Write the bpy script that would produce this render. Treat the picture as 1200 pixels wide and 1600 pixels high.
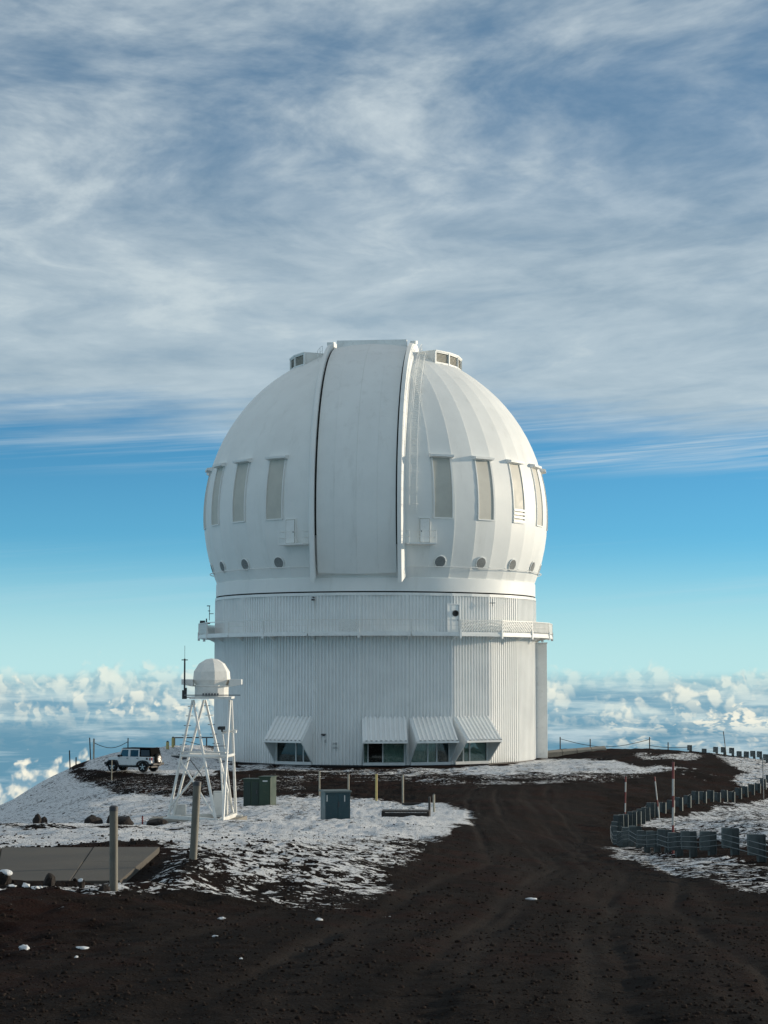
import bpy, math, random
import numpy as np
from mathutils import Vector, Matrix

for o in list(bpy.data.objects): bpy.data.objects.remove(o)
S = bpy.context.scene
COL = S.collection
R = math.radians
random.seed(7)
RNG = np.random.default_rng(11)

# ------------------------------------------------------------------ camera
# eye at the world origin, looking along +Y, pitched up; metres
F = 3000.0                      # focal length in photograph pixels (1200 x 1600)
PITCH = math.atan(255 / F)
cam = bpy.data.cameras.new("camera"); camo = bpy.data.objects.new("camera", cam); COL.objects.link(camo)
cam.sensor_fit = 'VERTICAL'; cam.sensor_height = 36; cam.lens = 36 * F / 1600
cam.clip_start = 0.1; cam.clip_end = 50000
camo.location = (0, 0, 0); camo.rotation_euler = (math.pi / 2 + PITCH, 0, 0)
S.camera = camo
S.render.resolution_x = 768; S.render.resolution_y = 1024
S.render.engine = 'CYCLES'
S.view_settings.view_transform = 'Standard'; S.view_settings.look = 'None'
S.view_settings.gamma = 1; S.view_settings.use_curve_mapping = False
S.view_settings.exposure = EXPOSURE = 0.18

# ------------------------------------------------------------------ sun
SUN_AZ = R(110)                 # from the direction towards the camera, turning to the right
SUN_EL = R(9)
SUNV = Vector((math.sin(SUN_AZ) * math.cos(SUN_EL), -math.cos(SUN_AZ) * math.cos(SUN_EL), math.sin(SUN_EL)))
sl = bpy.data.lights.new("sun", 'SUN'); so = bpy.data.objects.new("sun", sl); COL.objects.link(so)
sl.energy = 3.5; sl.angle = R(0.6); sl.color = (1.0, 0.86, 0.66)
so.rotation_euler = SUNV.to_track_quat('Z', 'Y').to_euler()
so.location = (60, 20, 60)

# ------------------------------------------------------------------ tiny node language
class G:
    def __init__(s, tree): s.t = tree
    def n(s, typ, **k):
        nd = s.t.nodes.new(typ)
        for a, b in k.items(): setattr(nd, a, b)
        return nd
    def put(s, sock, v):
        if isinstance(v, V): s.t.links.new(v.s, sock)
        elif isinstance(v, (tuple, list)):
            if len(v) == 3 and sock.type == 'RGBA': v = (*v, 1)
            sock.default_value = v
        else:
            try: sock.default_value = v
            except Exception: sock.default_value = (v, v, v)
    def m(s, op, a, b=0.0, c=0.0, clamp=False):
        nd = s.n('ShaderNodeMath', operation=op, use_clamp=clamp)
        s.put(nd.inputs[0], a); s.put(nd.inputs[1], b); s.put(nd.inputs[2], c)
        return V(s, nd.outputs[0])
    def xyz(s, x, y, z):
        nd = s.n('ShaderNodeCombineXYZ')
        for i, v in enumerate((x, y, z)): s.put(nd.inputs[i], v)
        return V(s, nd.outputs[0])
    def sep(s, v):
        nd = s.n('ShaderNodeSeparateXYZ'); s.put(nd.inputs[0], v)
        return [V(s, o) for o in nd.outputs]
    def noise(s, vec, scale=1, detail=4, rough=.5, lac=2.0, dist=0, out=0, typ='FBM', norm=True):
        nd = s.n('ShaderNodeTexNoise'); nd.noise_dimensions = '3D'
        try: nd.noise_type = typ
        except Exception: pass
        nd.normalize = norm
        s.put(nd.inputs['Vector'], vec); s.put(nd.inputs['Scale'], scale); s.put(nd.inputs['Detail'], detail)
        s.put(nd.inputs['Roughness'], rough); s.put(nd.inputs['Lacunarity'], lac); s.put(nd.inputs['Distortion'], dist)
        return V(s, nd.outputs[out])
    def voro(s, vec, scale=1, feature='F1', rnd=1.0, smooth=1.0, out='Distance', dims='3D'):
        nd = s.n('ShaderNodeTexVoronoi'); nd.voronoi_dimensions = dims; nd.feature = feature
        s.put(nd.inputs['Vector'], vec); s.put(nd.inputs['Scale'], scale); s.put(nd.inputs['Randomness'], rnd)
        if feature == 'SMOOTH_F1': s.put(nd.inputs['Smoothness'], smooth)
        return V(s, nd.outputs[out])
    def ss(s, v, a, b, lo=0.0, hi=1.0):
        nd = s.n('ShaderNodeMapRange', interpolation_type='SMOOTHSTEP')
        for i, q in enumerate((v, a, b, lo, hi)): s.put(nd.inputs[i], q)
        return V(s, nd.outputs[0])
    def lin(s, v, a, b, lo=0.0, hi=1.0):
        nd = s.n('ShaderNodeMapRange'); nd.clamp = True
        for i, q in enumerate((v, a, b, lo, hi)): s.put(nd.inputs[i], q)
        return V(s, nd.outputs[0])
    def mix(s, f, a, b, typ='MIX'):
        nd = s.n('ShaderNodeMix', data_type='RGBA', blend_type=typ)
        s.put(nd.inputs[0], f); s.put(nd.inputs[6], a); s.put(nd.inputs[7], b)
        return V(s, nd.outputs[2])
    def vmath(s, op, a, b=(0, 0, 0)):
        nd = s.n('ShaderNodeVectorMath', operation=op); s.put(nd.inputs[0], a); s.put(nd.inputs[1], b)
        return V(s, nd.outputs[0])
    def scl(s, v, k): return s.vmath('MULTIPLY', v, k if isinstance(k, (tuple, V)) else (k, k, k))
    def off(s, v, k): return s.vmath('ADD', v, k)
class V:
    def __init__(s, g, sock): s.g = g; s.s = sock
    def __add__(s, o): return s.g.m('ADD', s, o)
    __radd__ = __add__
    def __sub__(s, o): return s.g.m('SUBTRACT', s, o)
    def __rsub__(s, o): return s.g.m('SUBTRACT', o, s)
    def __mul__(s, o): return s.g.m('MULTIPLY', s, o)
    __rmul__ = __mul__
    def __truediv__(s, o): return s.g.m('DIVIDE', s, o)
    def __rtruediv__(s, o): return s.g.m('DIVIDE', o, s)

# ------------------------------------------------------------------ world: clear sky, high cloud sheet, sea of cumulus far below
W = bpy.data.worlds.new("World"); S.world = W; W.use_nodes = True
wt = W.node_tree; wt.nodes.clear(); g = G(wt)
SKY_STRENGTH = 0.10
sky = g.n('ShaderNodeTexSky', sky_type='NISHITA'); sky.sun_disc = False
sky.sun_elevation = SUN_EL
sky.sun_rotation = math.pi - SUN_AZ      # the lamp's own azimuth, clockwise from +Y
sky.altitude = 4200; sky.air_density = 1.0; sky.dust_density = 0.3; sky.ozone_density = 2.0
tc = g.n('ShaderNodeTexCoord'); D = V(g, tc.outputs['Generated'])
dx, dy, dz = g.sep(D)
hor = g.m('SQRT', dx * dx + dy * dy)
el = dz / g.m('MAXIMUM', hor, 0.02)                 # tangent of elevation
az = g.m('ARCTAN2', dx, dy)                          # azimuth, 0 along +Y, right positive
k = 1.0 / SKY_STRENGTH
def C(r, gg, b): return (r * k, gg * k, b * k)
skyc = V(g, sky.outputs[0])
base = g.mix(1.0, skyc, (0.46, 0.98, 1.13), 'MULTIPLY')
# pale air close to the horizon
base = g.mix(g.ss(el, 0.135, -0.005, 0.0, 0.45), base, C(0.15, 0.50, 0.76))
base = g.mix(g.ss(el, 0.075, 0.0, 0.0, 0.92), base, C(0.45, 0.70, 0.71))
# --- high cloud sheet, on a plane overhead
zz = g.m('MAXIMUM', dz, 0.015)
px = dx / zz; py = dy / zz
P = g.xyz(px, py, 0.0)
warp = g.noise(P, 0.9, 2, .5, out=1)
Pw = g.off(P, g.scl(g.off(warp, (-.5, -.5, -.5)), (.55, .55, 0)))
wx, wy, _ = g.sep(Pw)
big = g.noise(g.xyz(wx * 0.85 + wy * 0.42, wy * 0.55 - wx * 0.55, 3.3), 0.75, 2, .5)
mid = g.noise(g.xyz(wx * 1.25 + wy * 0.55, wy * 0.62 - wx * 0.75, 7.1), 1.55, 6, .58)
fine = g.noise(g.xyz(wx * 1.5 + wy * .8, wy * 0.8 - wx * 1.1, 1.7), 5.5, 5, .6)
edge_w = (g.noise(g.xyz(az * 5.0, 2.0, 0.0), 1.0, 2, .55) - 0.5) * 0.07
strk = g.noise(g.xyz(az * 6.0, el * 95.0 - az * 6.0, 5.0), 1.0, 5, .6)
cut = g.ss(el + edge_w * 0.6 + (strk - 0.5) * 0.055 - g.ss(az, -.05, -.16, 0, .006) + g.ss(az, .05, .18, 0, .006), 0.108, 0.150)
body = g.ss(big * 0.55 + mid * 0.75 + fine * 0.16, 0.50, 0.92)
body = g.m('MAXIMUM', body, g.ss(el, 0.33, 0.20, 0.0, 0.80) * g.ss(mid * .6 + strk * .5, .26, .55, .62, 1.0))
dens = g.lin(body, 0, 1, .54, 1.0) * cut
lum = g.ss(mid * 0.56 + fine * g.ss(el, .16, .32, .12, .32) + big * .30 + (strk - .5) * .07 + g.ss(el, .32, .16, 0, .12), 0.37, 0.84)
ccol = g.mix(lum, C(0.150, 0.240, 0.325), C(0.62, 0.69, 0.71))
ccol = g.mix(g.ss(el, .30, .13, 0, .55), ccol, C(0.43, 0.525, 0.565))
col = g.mix(g.lin(dens, 0, 1, 0, 0.95), base, ccol)
# thin streaks below the sheet
s2 = g.noise(g.xyz(az * 3.0 + 2.0, el * 130.0 - az * 9.0, 9.0), 1.0, 5, .62)
band = g.ss(el, 0.100, 0.118) * g.ss(el, 0.152, 0.128)
col = g.mix(g.ss(s2, .50, .72) * band * g.ss(az, -.14, .06, .35, 1.0), col, C(0.50, 0.60, 0.66))
band2 = g.ss(el, 0.022, 0.045) * g.ss(el, 0.075, 0.055)
sky_mid = g.mix(g.ss(s2, .45, .75) * band2 * 0.22, col, C(0.42, 0.60, 0.68))
# --- the same sheet high overhead, where only its light matters
cheap = g.noise(P, 0.9, 3, .55)
base_hi = g.mix(1.0, skyc, (0.62, 1.00, 1.22), 'MULTIPLY')
sky_high = g.mix(g.ss(cheap, .40, .62, .60, .94), base_hi, C(0.42, 0.47, 0.485))
# --- sea of clouds below the horizon
u = az * 30.0; v = el * 30.0                          # one unit is about 100 photograph pixels
deck_n = g.noise(g.xyz(u * .60, v * 5.0, 4.0), 1.0, 5, .6)
deck_far = g.mix(g.ss(deck_n, .40, .66), C(0.165, 0.33, 0.435), C(0.47, 0.60, 0.62))
deck_near = g.mix(g.ss(deck_n + g.ss(az, -.02, .12, 0, .12), .50, .78), C(0.115, 0.265, 0.370), C(0.42, 0.54, 0.59))
deck = g.mix(g.ss(v, -0.55, -1.00), deck_far, deck_near)
deck = g.mix(g.ss(v, -0.35, 0.10, 0, .75), deck, C(0.40, 0.64, 0.66))
sea = g.mix(g.ss(v + (deck_n - .5) * .12, 0.10, -0.12), base, deck)
# patches: where along the horizon the banks stand
pres = g.noise(g.xyz(u, v * 1.2, 90.0), .42, 2, .5)
def cumulus(col, b, amp, thr, seed, size, haze, strength, shade=(0.165, 0.305, 0.405), lit=(0.90, 0.85, 0.70), dep=.45, flat=1.0, soft=.10, gate=(.36, .50)):
    def field(ou, ov):
        uu = u + ou; vv = v + ov
        q = g.xyz(uu + seed * 7.3, vv * flat + seed * 3.1, seed)
        n1 = g.noise(g.xyz(uu, vv * .45, seed + 5), .80 / size, 3, .6)
        wq = g.off(q, g.scl(g.off(g.noise(q, 2.2 / size, 3, .55, out=1), (-.5, -.5, -.5)), .75 * size))
        b1 = g.voro(wq, 3.2 / size, 'SMOOTH_F1', 1, .35, dims='2D')
        b3 = g.voro(wq, 7.5 / size, 'SMOOTH_F1', 1, .35, dims='2D')
        b2 = g.noise(q, 9.0 / size, 4, .60)
        return (n1 - thr) * (4.6 * amp) - (vv - b) * 1.15 + (0.38 - b1) * (1.0 * amp) + (.38 - b3) * (.55 * amp) + (b2 - .5) * (.55 * amp)
    f0 = field(0.0, 0.0)
    f1 = field(0.10 * size, 0.06 * size)
    a = g.ss(f0, 0.0, soft * amp + .02) * g.ss(v, b - dep, b + amp * .35) * g.ss(pres + (seed % 1.0 - .5) * .16, gate[0], gate[1], .10, 1.0)
    l = g.ss((f0 - f1) / amp, -0.16, 0.50)
    c = g.mix(l, C(*shade), C(*lit))
    c = g.mix(haze, c, C(0.43, 0.64, 0.66))
    return g.mix(a * strength, col, c)
sea = cumulus(sea, 0.02, .30, .43, 11.3, 1.2, .55, .70, soft=.7, gate=(.28, .42))
sea = cumulus(sea, -0.16, .46, .455, 83.5, 1.25, .42, .85, dep=.34, soft=.5, gate=(.30, .44))
sea = cumulus(sea, -0.34, .56, .462, 21.7, 1.4, .26, .92, dep=.45, soft=.38, gate=(.30, .46))
sea = cumulus(sea, -0.54, .36, .44, 37.9, .85, .18, .90, dep=.34, soft=.5, gate=(.32, .48))
sea = cumulus(sea, -0.74, .24, .42, 55.4, .8, .10, .85, dep=.24, flat=2.0, soft=.6, gate=(.34, .48))
sea = cumulus(sea, -0.98, .20, .44, 93.4, 1.0, .06, .75, dep=.24, flat=2.4, soft=.8, gate=(.40, .52))
sea = cumulus(sea, -1.75, .46, .42, 67.6, 1.4, .06, .95, dep=.70, soft=.3, gate=(.30, .44))
def bgnode(c):
    b = g.n('ShaderNodeBackground'); g.put(b.inputs[0], c); b.inputs[1].default_value = SKY_STRENGTH
    return b.outputs[0]
def bgmix(f, a, b):
    m_ = g.n('ShaderNodeMixShader'); g.put(m_.inputs[0], f); wt.links.new(a, m_.inputs[1]); wt.links.new(b, m_.inputs[2])
    return m_.outputs[0]
below = bgnode(C(0.14, 0.28, 0.38))
sh = bgmix(g.m('GREATER_THAN', el, -0.12), below, bgnode(sea))
sh = bgmix(g.m('GREATER_THAN', el, 0.022), sh, bgnode(sky_mid))
sh = bgmix(g.m('GREATER_THAN', el, 0.42), sh, bgnode(sky_high))
wo = g.n('ShaderNodeOutputWorld'); wt.links.new(sh, wo.inputs[0])
W.cycles.sampling_method = 'MANUAL'; W.cycles.sample_map_resolution = 512

# ------------------------------------------------------------------ mesh helpers
class MB:
    def __init__(s): s.v = []; s.f = []
    def add(s, vs, fs):
        b = len(s.v); s.v += [tuple(p) for p in vs]; s.f += [tuple(i + b for i in f) for f in fs]; return s
    def loops(s, A, B, cap=True):          # prism between two equal loops
        n = len(A); fs = [(i, (i + 1) % n, n + (i + 1) % n, n + i) for i in range(n)]
        if cap: fs += [tuple(range(n - 1, -1, -1)), tuple(range(n, 2 * n))]
        return s.add(list(A) + list(B), fs)
    def box(s, c, d, rz=0.0, M=None):
        hx, hy, hz = d[0] / 2, d[1] / 2, d[2] / 2
        ps = [Vector((x, y, z)) for z in (-hz, hz) for x, y in ((-hx, -hy), (hx, -hy), (hx, hy), (-hx, hy))]
        if rz: M = Matrix.Rotation(rz, 3, 'Z')
        if M is not None: ps = [M @ p for p in ps]
        ps = [p + Vector(c) for p in ps]
        return s.loops(ps[:4], ps[4:])
    def bar(s, p0, p1, w, h, up=(0, 0, 1)):
        p0 = Vector(p0); p1 = Vector(p1); d = (p1 - p0).normalized()
        sd = d.cross(Vector(up))
        if sd.length < 1e-4: sd = d.cross(Vector((1, 0, 0)))
        sd.normalize(); u_ = sd.cross(d)
        o = [sd * (-w / 2) + u_ * (-h / 2), sd * (w / 2) + u_ * (-h / 2), sd * (w / 2) + u_ * (h / 2), sd * (-w / 2) + u_ * (h / 2)]
        return s.loops([p0 + q for q in o], [p1 + q for q in o])
    def tube(s, p0, p1, r, n=8, r2=None):
        r2 = r if r2 is None else r2
        p0 = Vector(p0); p1 = Vector(p1); d = (p1 - p0).normalized()
        a = d.orthogonal().normalized(); b = d.cross(a)
        cs = [(math.cos(2 * math.pi * i / n), math.sin(2 * math.pi * i / n)) for i in range(n)]
        return s.loops([p0 + (a * c + b * q) * r for c, q in cs], [p1 + (a * c + b * q) * r2 for c, q in cs])
    def path(s, pts, r, n=6, closed=False):
        pts = [Vector(p) for p in pts]; m = len(pts); b0 = len(s.v)
        prev = None
        for i, p in enumerate(pts):
            q0 = pts[(i - 1) % m] if (i or closed) else p; q1 = pts[(i + 1) % m] if (i < m - 1 or closed) else p
            d = (q1 - q0).normalized()
            a = d.cross(Vector((0, 0, 1)))
            if a.length < .05: a = d.cross(Vector((1, 0, 0)))
            a.normalize(); b = d.cross(a)
            s.v += [tuple(p + (a * math.cos(2 * math.pi * j / n) + b * math.sin(2 * math.pi * j / n)) * r) for j in range(n)]
        for i in range(m if closed else m - 1):
            k_ = (i + 1) % m
            for j in range(n):
                s.f.append((b0 + i * n + j, b0 + i * n + (j + 1) % n, b0 + k_ * n + (j + 1) % n, b0 + k_ * n + j))
        return s
    def lathe(s, prof, n=24, a0=0.0, a1=2 * math.pi, c=(0, 0, 0), cap=True):
        full = abs(a1 - a0 - 2 * math.pi) < 1e-6; m = n if full else n + 1; b0 = len(s.v); k_ = len(prof)
        for i in range(m):
            a = a0 + (a1 - a0) * i / n
            for r, z in prof: s.v.append((c[0] + r * math.sin(a), c[1] - r * math.cos(a), c[2] + z))
        for i in range(n):
            i2 = (i + 1) % m
            for j in range(k_ - 1):
                s.f.append((b0 + i * k_ + j, b0 + i2 * k_ + j, b0 + i2 * k_ + j + 1, b0 + i * k_ + j + 1))
        if full and cap:
            s.f.append(tuple(b0 + i * k_ + k_ - 1 for i in range(n))); s.f.append(tuple(b0 + i * k_ for i in range(n - 1, -1, -1)))
        return s
    def mesh(s, name, mat, smooth=None):
        me = bpy.data.meshes.new(name); me.from_pydata(s.v, [], s.f); me.update()
        import bmesh as bm_
        b = bm_.new(); b.from_mesh(me); bm_.ops.recalc_face_normals(b, faces=b.faces); b.to_mesh(me); b.free()
        if mat: me.materials.append(mat)
        if smooth is not None:
            for p in me.polygons: p.use_smooth = True
            me.set_sharp_from_angle(angle=R(smooth))
        return me
    def build(s, name, mat, parent=None, loc=(0, 0, 0), rz=0.0, smooth=None, bevel=0.0):
        me = s.mesh(name, mat, smooth)
        return link(name, me, parent, loc, rz, bevel)
def link(name, me, parent=None, loc=(0, 0, 0), rz=0.0, bevel=0.0):
    o = bpy.data.objects.new(name, me); COL.objects.link(o); o.parent = parent
    o.location = loc; o.rotation_euler = (0, 0, rz)
    if bevel:
        b = o.modifiers.new("bevel", 'BEVEL'); b.width = bevel; b.segments = 2; b.limit_method = 'ANGLE'; b.angle_limit = R(40)
    return o
def tag(o, label, cat, group=None, kind=None):
    if label: o["label"] = label
    if cat: o["category"] = cat
    if group: o["group"] = group
    if kind: o["kind"] = kind
    return o
def thing(name, label, cat, loc=(0, 0, 0), rz=0.0, group=None):
    o = bpy.data.objects.new(name, None); COL.objects.link(o); o.location = loc; o.rotation_euler = (0, 0, rz)
    o.empty_display_size = .2
    return tag(o, label, cat, group)
def copy_tree(o, parent=None, loc=None, rz=None, label=None):
    c = o.copy(); COL.objects.link(c); c.parent = parent
    if loc is not None: c.location = loc
    if rz is not None: c.rotation_euler = (0, 0, rz)
    if label: c["label"] = label
    for ch in [x for x in KIDS.get(o.name, [])]: copy_tree(ch, c)
    return c
KIDS = {}
def note_kids(o):
    def rec(x):
        ks = [q for q in bpy.data.objects if q.parent == x]
        KIDS[x.name] = ks
        for q in ks: rec(q)
    rec(o)

# ------------------------------------------------------------------ materials
def material(name, col, rough=.6, metal=0.0, var=0.12, vscale=2.0, bump=0.0, bscale=30.0, spec=.5, dirt=None, dirt_amt=.3, streak=False):
    m = bpy.data.materials.new(name); m.use_nodes = True; t = m.node_tree; g = G(t)
    b = t.nodes['Principled BSDF']; b.inputs['Roughness'].default_value = rough; b.inputs['Metallic'].default_value = metal
    b.inputs['Specular IOR Level'].default_value = spec
    tc = g.n('ShaderNodeTexCoord'); geo = g.n('ShaderNodeNewGeometry'); p = V(g, geo.outputs['Position'])
    oi = g.n('ShaderNodeObjectInfo'); rnd = V(g, oi.outputs['Random'])
    n = g.noise(p, vscale, 5, .6)
    lo = tuple(c * (1 - var) for c in col); hi = tuple(min(1, c * (1 + var)) for c in col)
    c = g.mix(g.ss(n, .3, .7), lo, hi)
    if dirt:
        q = g.scl(p, (1, 1, .12)) if streak else p
        n2 = g.noise(q, vscale * 3.1, 6, .65)
        c = g.mix(g.ss(n2, .52, .75, 0, dirt_amt), c, dirt)
    c = g.mix(1.0, c, g.mix(rnd, (1 - var * .35,) * 3, (1.0,) * 3), 'MULTIPLY')
    g.put(b.inputs['Base Color'], c)
    rr = g.lin(n, .3, .7, max(.02, rough - .1), min(1, rough + .1)); g.put(b.inputs['Roughness'], rr)
    if bump:
        bn = g.n('ShaderNodeBump'); bn.inputs['Strength'].default_value = 1; bn.inputs['Distance'].default_value = bump
        g.put(bn.inputs['Height'], g.noise(p, bscale, 5, .6)); t.links.new(bn.outputs[0], b.inputs['Normal'])
    return m
M = {}
M['dome'] = material('dome_white', (.83, .835, .81), .56, var=.035, vscale=.35, dirt=(.52, .52, .48), dirt_amt=.22, streak=True)
M['shutter'] = material('shutter_white', (.81, .82, .80), .55, var=.03, vscale=.4, dirt=(.48, .48, .45), dirt_amt=.25, streak=True)
M['siding'] = material('siding_white', (.83, .84, .83), .5, var=.04, vscale=.5, dirt=(.55, .55, .52), dirt_amt=.07, streak=True)
M['door_white'] = material('door_white', (.86, .87, .85), .4, var=.02)
M['trim'] = material('trim_white', (.82, .825, .805), .45, var=.05, vscale=1.0, dirt=(.45, .43, .40), dirt_amt=.3)
M['beige'] = material('vent_beige', (.57, .55, .485), .6, var=.06, vscale=.8)
M['louver'] = material('louver_tan', (.30, .28, .22), .6, var=.1)
M['gap'] = material('black_seal', (.012, .012, .013), .8)
M['dark'] = material('dark_interior', (.03, .032, .035), .9)
M['curtain'] = material('curtain_pale_green', (.42, .50, .44), .85, var=.15, vscale=4)
M['steel_white'] = material('white_painted_steel', (.78, .775, .74), .40, var=.05, dirt=(.36, .27, .2), dirt_amt=.35, vscale=1.5)
M['fabric'] = material('radome_fabric', (.80, .785, .74), .75, var=.06, vscale=3, bump=.004, bscale=14, dirt=(.5, .47, .42), dirt_amt=.3)
M['galv'] = material('galvanised_steel', (.085, .105, .106), .6, metal=.2, var=.25, vscale=6, dirt=(.06, .055, .05), dirt_amt=.55)
M['cable'] = material('steel_cable', (.20, .22, .23), .5, metal=.6)
M['pipe'] = material('weathered_pipe', (.15, .142, .118), .6, var=.15, vscale=5, dirt=(.2, .15, .1), dirt_amt=.5, streak=True, bump=.003)
M['yellow'] = material('faded_yellow_paint', (.52, .42, .16), .55, var=.12, vscale=5, dirt=(.25, .2, .12), dirt_amt=.4)
M['post_pale'] = material('pale_wooden_post', (.40, .37, .30), .8, var=.15, vscale=8, dirt=(.2, .17, .13), dirt_amt=.5)
M['post_dark'] = material('dark_post', (.045, .042, .04), .7, var=.2)
M['red'] = material('red_band', (.20, .03, .032), .5, var=.1)
M['white_band'] = material('white_band', (.50, .50, .48), .5, var=.08)
M['teal'] = material('teal_cabinet_paint', (.014, .048, .060), .40, var=.10, vscale=2.5, dirt=(.12, .1, .08), dirt_amt=.35)
M['teal_top'] = material('pale_teal_lid', (.12, .155, .155), .6, var=.12, vscale=5)  # lid paler and greyer than the cabinet body
M['green'] = material('green_cabinet_paint', (.022, .045, .024), .45, var=.10, vscale=2.5, dirt=(.11, .09, .06), dirt_amt=.35)
M['green_dark'] = material('dark_green_panel', (.015, .030, .022), .5, var=.1)
M['concrete'] = material('concrete', (.080, .071, .059), .9, var=.20, vscale=.7, bump=.006, bscale=25, dirt=(.08, .07, .06), dirt_amt=.6)
M['concrete_edge'] = material('concrete_worn', (.23, .215, .185), .9, var=.15, vscale=2, bump=.006, bscale=25, dirt=(.1, .08, .06), dirt_amt=.5)
M['timber'] = material('black_timber', (.022, .018, .016), .75, var=.25, vscale=6, bump=.006)
M['rock'] = material('lava_rock', (.016, .012, .0105), .95, var=.35, vscale=5, bump=.03, bscale=16, dirt=(.05, .028, .022), dirt_amt=.5)
M['steel_dark'] = material('dark_bracket', (.06, .06, .065), .5, var=.2)
M['black_pl'] = material('black_plastic', (.012, .012, .013), .55, var=.2)
M['softtop'] = material('black_canvas', (.0045, .0045, .005), .95, var=.25, vscale=6, spec=.05)
M['car_white'] = material('car_white_paint', (.72, .73, .73), .25, var=.03, dirt=(.35, .28, .22), dirt_amt=.25, vscale=1.2)
M['rubber'] = material('tyre_rubber', (.010, .010, .010), .9, var=.3, vscale=10)
M['alloy'] = material('alloy_rim', (.55, .56, .57), .35, metal=.7, var=.1)
M['lamp_red'] = material('tail_lamp_red', (.25, .01, .012), .2)
M['plate'] = material('number_plate', (.6, .6, .58), .5)
M['grey_box'] = material('grey_white_cabinet', (.62, .62, .59), .5, var=.06, dirt=(.35, .3, .25), dirt_amt=.35)
M['antenna'] = material('dark_antenna', (.03, .033, .035), .6)
M['sign'] = material('sign_plate', (.62, .63, .62), .5)
M['ink'] = material('sign_print', (.08, .09, .10), .6)
def glass_mat(name, tint=(.78, .86, .84), dark=False):
    m = bpy.data.materials.new(name); m.use_nodes = True; t = m.node_tree; g = G(t); t.nodes.remove(t.nodes['Principled BSDF'])
    tr = g.n('ShaderNodeBsdfTransparent'); tr.inputs[0].default_value = (*tint, 1)
    gl = g.n('ShaderNodeBsdfGlossy'); gl.inputs['Roughness'].default_value = .03; gl.inputs[0].default_value = (.9, .95, .97, 1)
    fr = g.n('ShaderNodeFresnel'); fr.inputs[0].default_value = 1.55
    mx = g.n('ShaderNodeMixShader'); t.links.new(fr.outputs[0], mx.inputs[0]); t.links.new(tr.outputs[0], mx.inputs[1]); t.links.new(gl.outputs[0], mx.inputs[2])
    t.links.new(mx.outputs[0], t.nodes['Material Output'].inputs[0])
    return m
M['glass'] = glass_mat('window_glass')
M['car_glass'] = glass_mat('tinted_car_glass', (.10, .12, .12))
def snow_mat():
    m = bpy.data.materials.new('snow_clump'); m.use_nodes = True; t = m.node_tree; g = G(t); b = t.nodes['Principled BSDF']
    b.inputs['Base Color'].default_value = (.66, .69, .72, 1); b.inputs['Roughness'].default_value = .6
    geo = g.n('ShaderNodeNewGeometry'); bn = g.n('ShaderNodeBump'); bn.inputs['Distance'].default_value = .02
    g.put(bn.inputs['Height'], g.noise(V(g, geo.outputs['Position']), 25, 4, .6)); t.links.new(bn.outputs[0], b.inputs['Normal'])
    return m
M['snow'] = snow_mat()

# ------------------------------------------------------------------ pixels of the photograph <-> directions
CP, SP = math.cos(PITCH), math.sin(PITCH)
def ray(px_, py_, d):                     # the point at depth Y = d seen at that pixel
    a = (px_ - 600) / F; b = (800 - py_) / F
    y = CP - b * SP; z = SP + b * CP
    return Vector((a / y * d, d, z / y * d))
def pix(X, Y, Z):
    f = Y * CP + Z * SP; up = Z * CP - Y * SP
    f = np.maximum(f, .5)
    return 600 + F * X / f, 800 - F * up / f

# ------------------------------------------------------------------ terrain: heights from points whose distance is known
PAD = -7.5
CPX = [  # photograph pixel x, y, distance (m)
 (0,1600,12.5),(300,1600,12.5),(600,1600,12.5),(900,1600,12.5),(1200,1600,12.5),
 (0,1480,18.5),(350,1480,18.5),(700,1480,19.5),(1200,1490,19.5),
 (0,1400,25.5),(180,1400,26.5),(300,1330,31),(420,1385,29),(560,1375,33),(500,1340,38),(640,1330,45),(600,1312,53),
 (700,1400,31),(780,1350,46),(850,1352,48),(900,1450,25),(1150,1450,25.5),(1200,1405,37),(1100,1382,42),(1000,1352,57),
 (1194,1352,48),(1120,1338.5,52.4),(1068,1336,57),(1033,1334,61.5),(1003,1331,66),(978,1328,71),(960,1326,75),(905,1341,58),
 (800,1300,68),(740,1280,78),(780,1250,96),(850,1222,123),(900,1196,152),(880,1272,88),(930,1296,83),(1000,1240,116),
 (968,1313,80),(985,1299,87),(1002,1288,94),(1030,1273,104),(1062,1268,110),(1128,1254,124),(1194,1237,140),
 (1150,1282,92),(1200,1300,76),(1200,1262,116),
 (1120,1214,143),(1200,1205,150),(1170,1196,160),(1080,1176,188),(1200,1192,166),(1000,1174,192),(880,1172,192),
 (0,1325,33),(120,1323,35),(240,1322,35.5),(100,1300,57),(330,1300,64),(230,1300,60),
 (0,1291,67),(100,1290,70),(200,1289,72),(330,1283,76),(400,1283,76),(528,1281,80),(640,1280,82),(700,1275,82),
 (405,1257,100),(500,1244,108),(588,1252,103),(630,1256,100),(680,1270,88),(520,1225,125),(650,1222,128),(400,1222,128),
 (205,1208,150),(200,1236,124),(200,1262,109),(200,1284,95),(300,1240,118),(130,1205,153),
 (60,1225,155),(0,1262,150),(50,1258,136),(0,1283,128),(100,1240,136),(120,1275,108),(60,1286,108),
 (165,1180,168),(240,1169,182),(290,1165,190),
]
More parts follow.
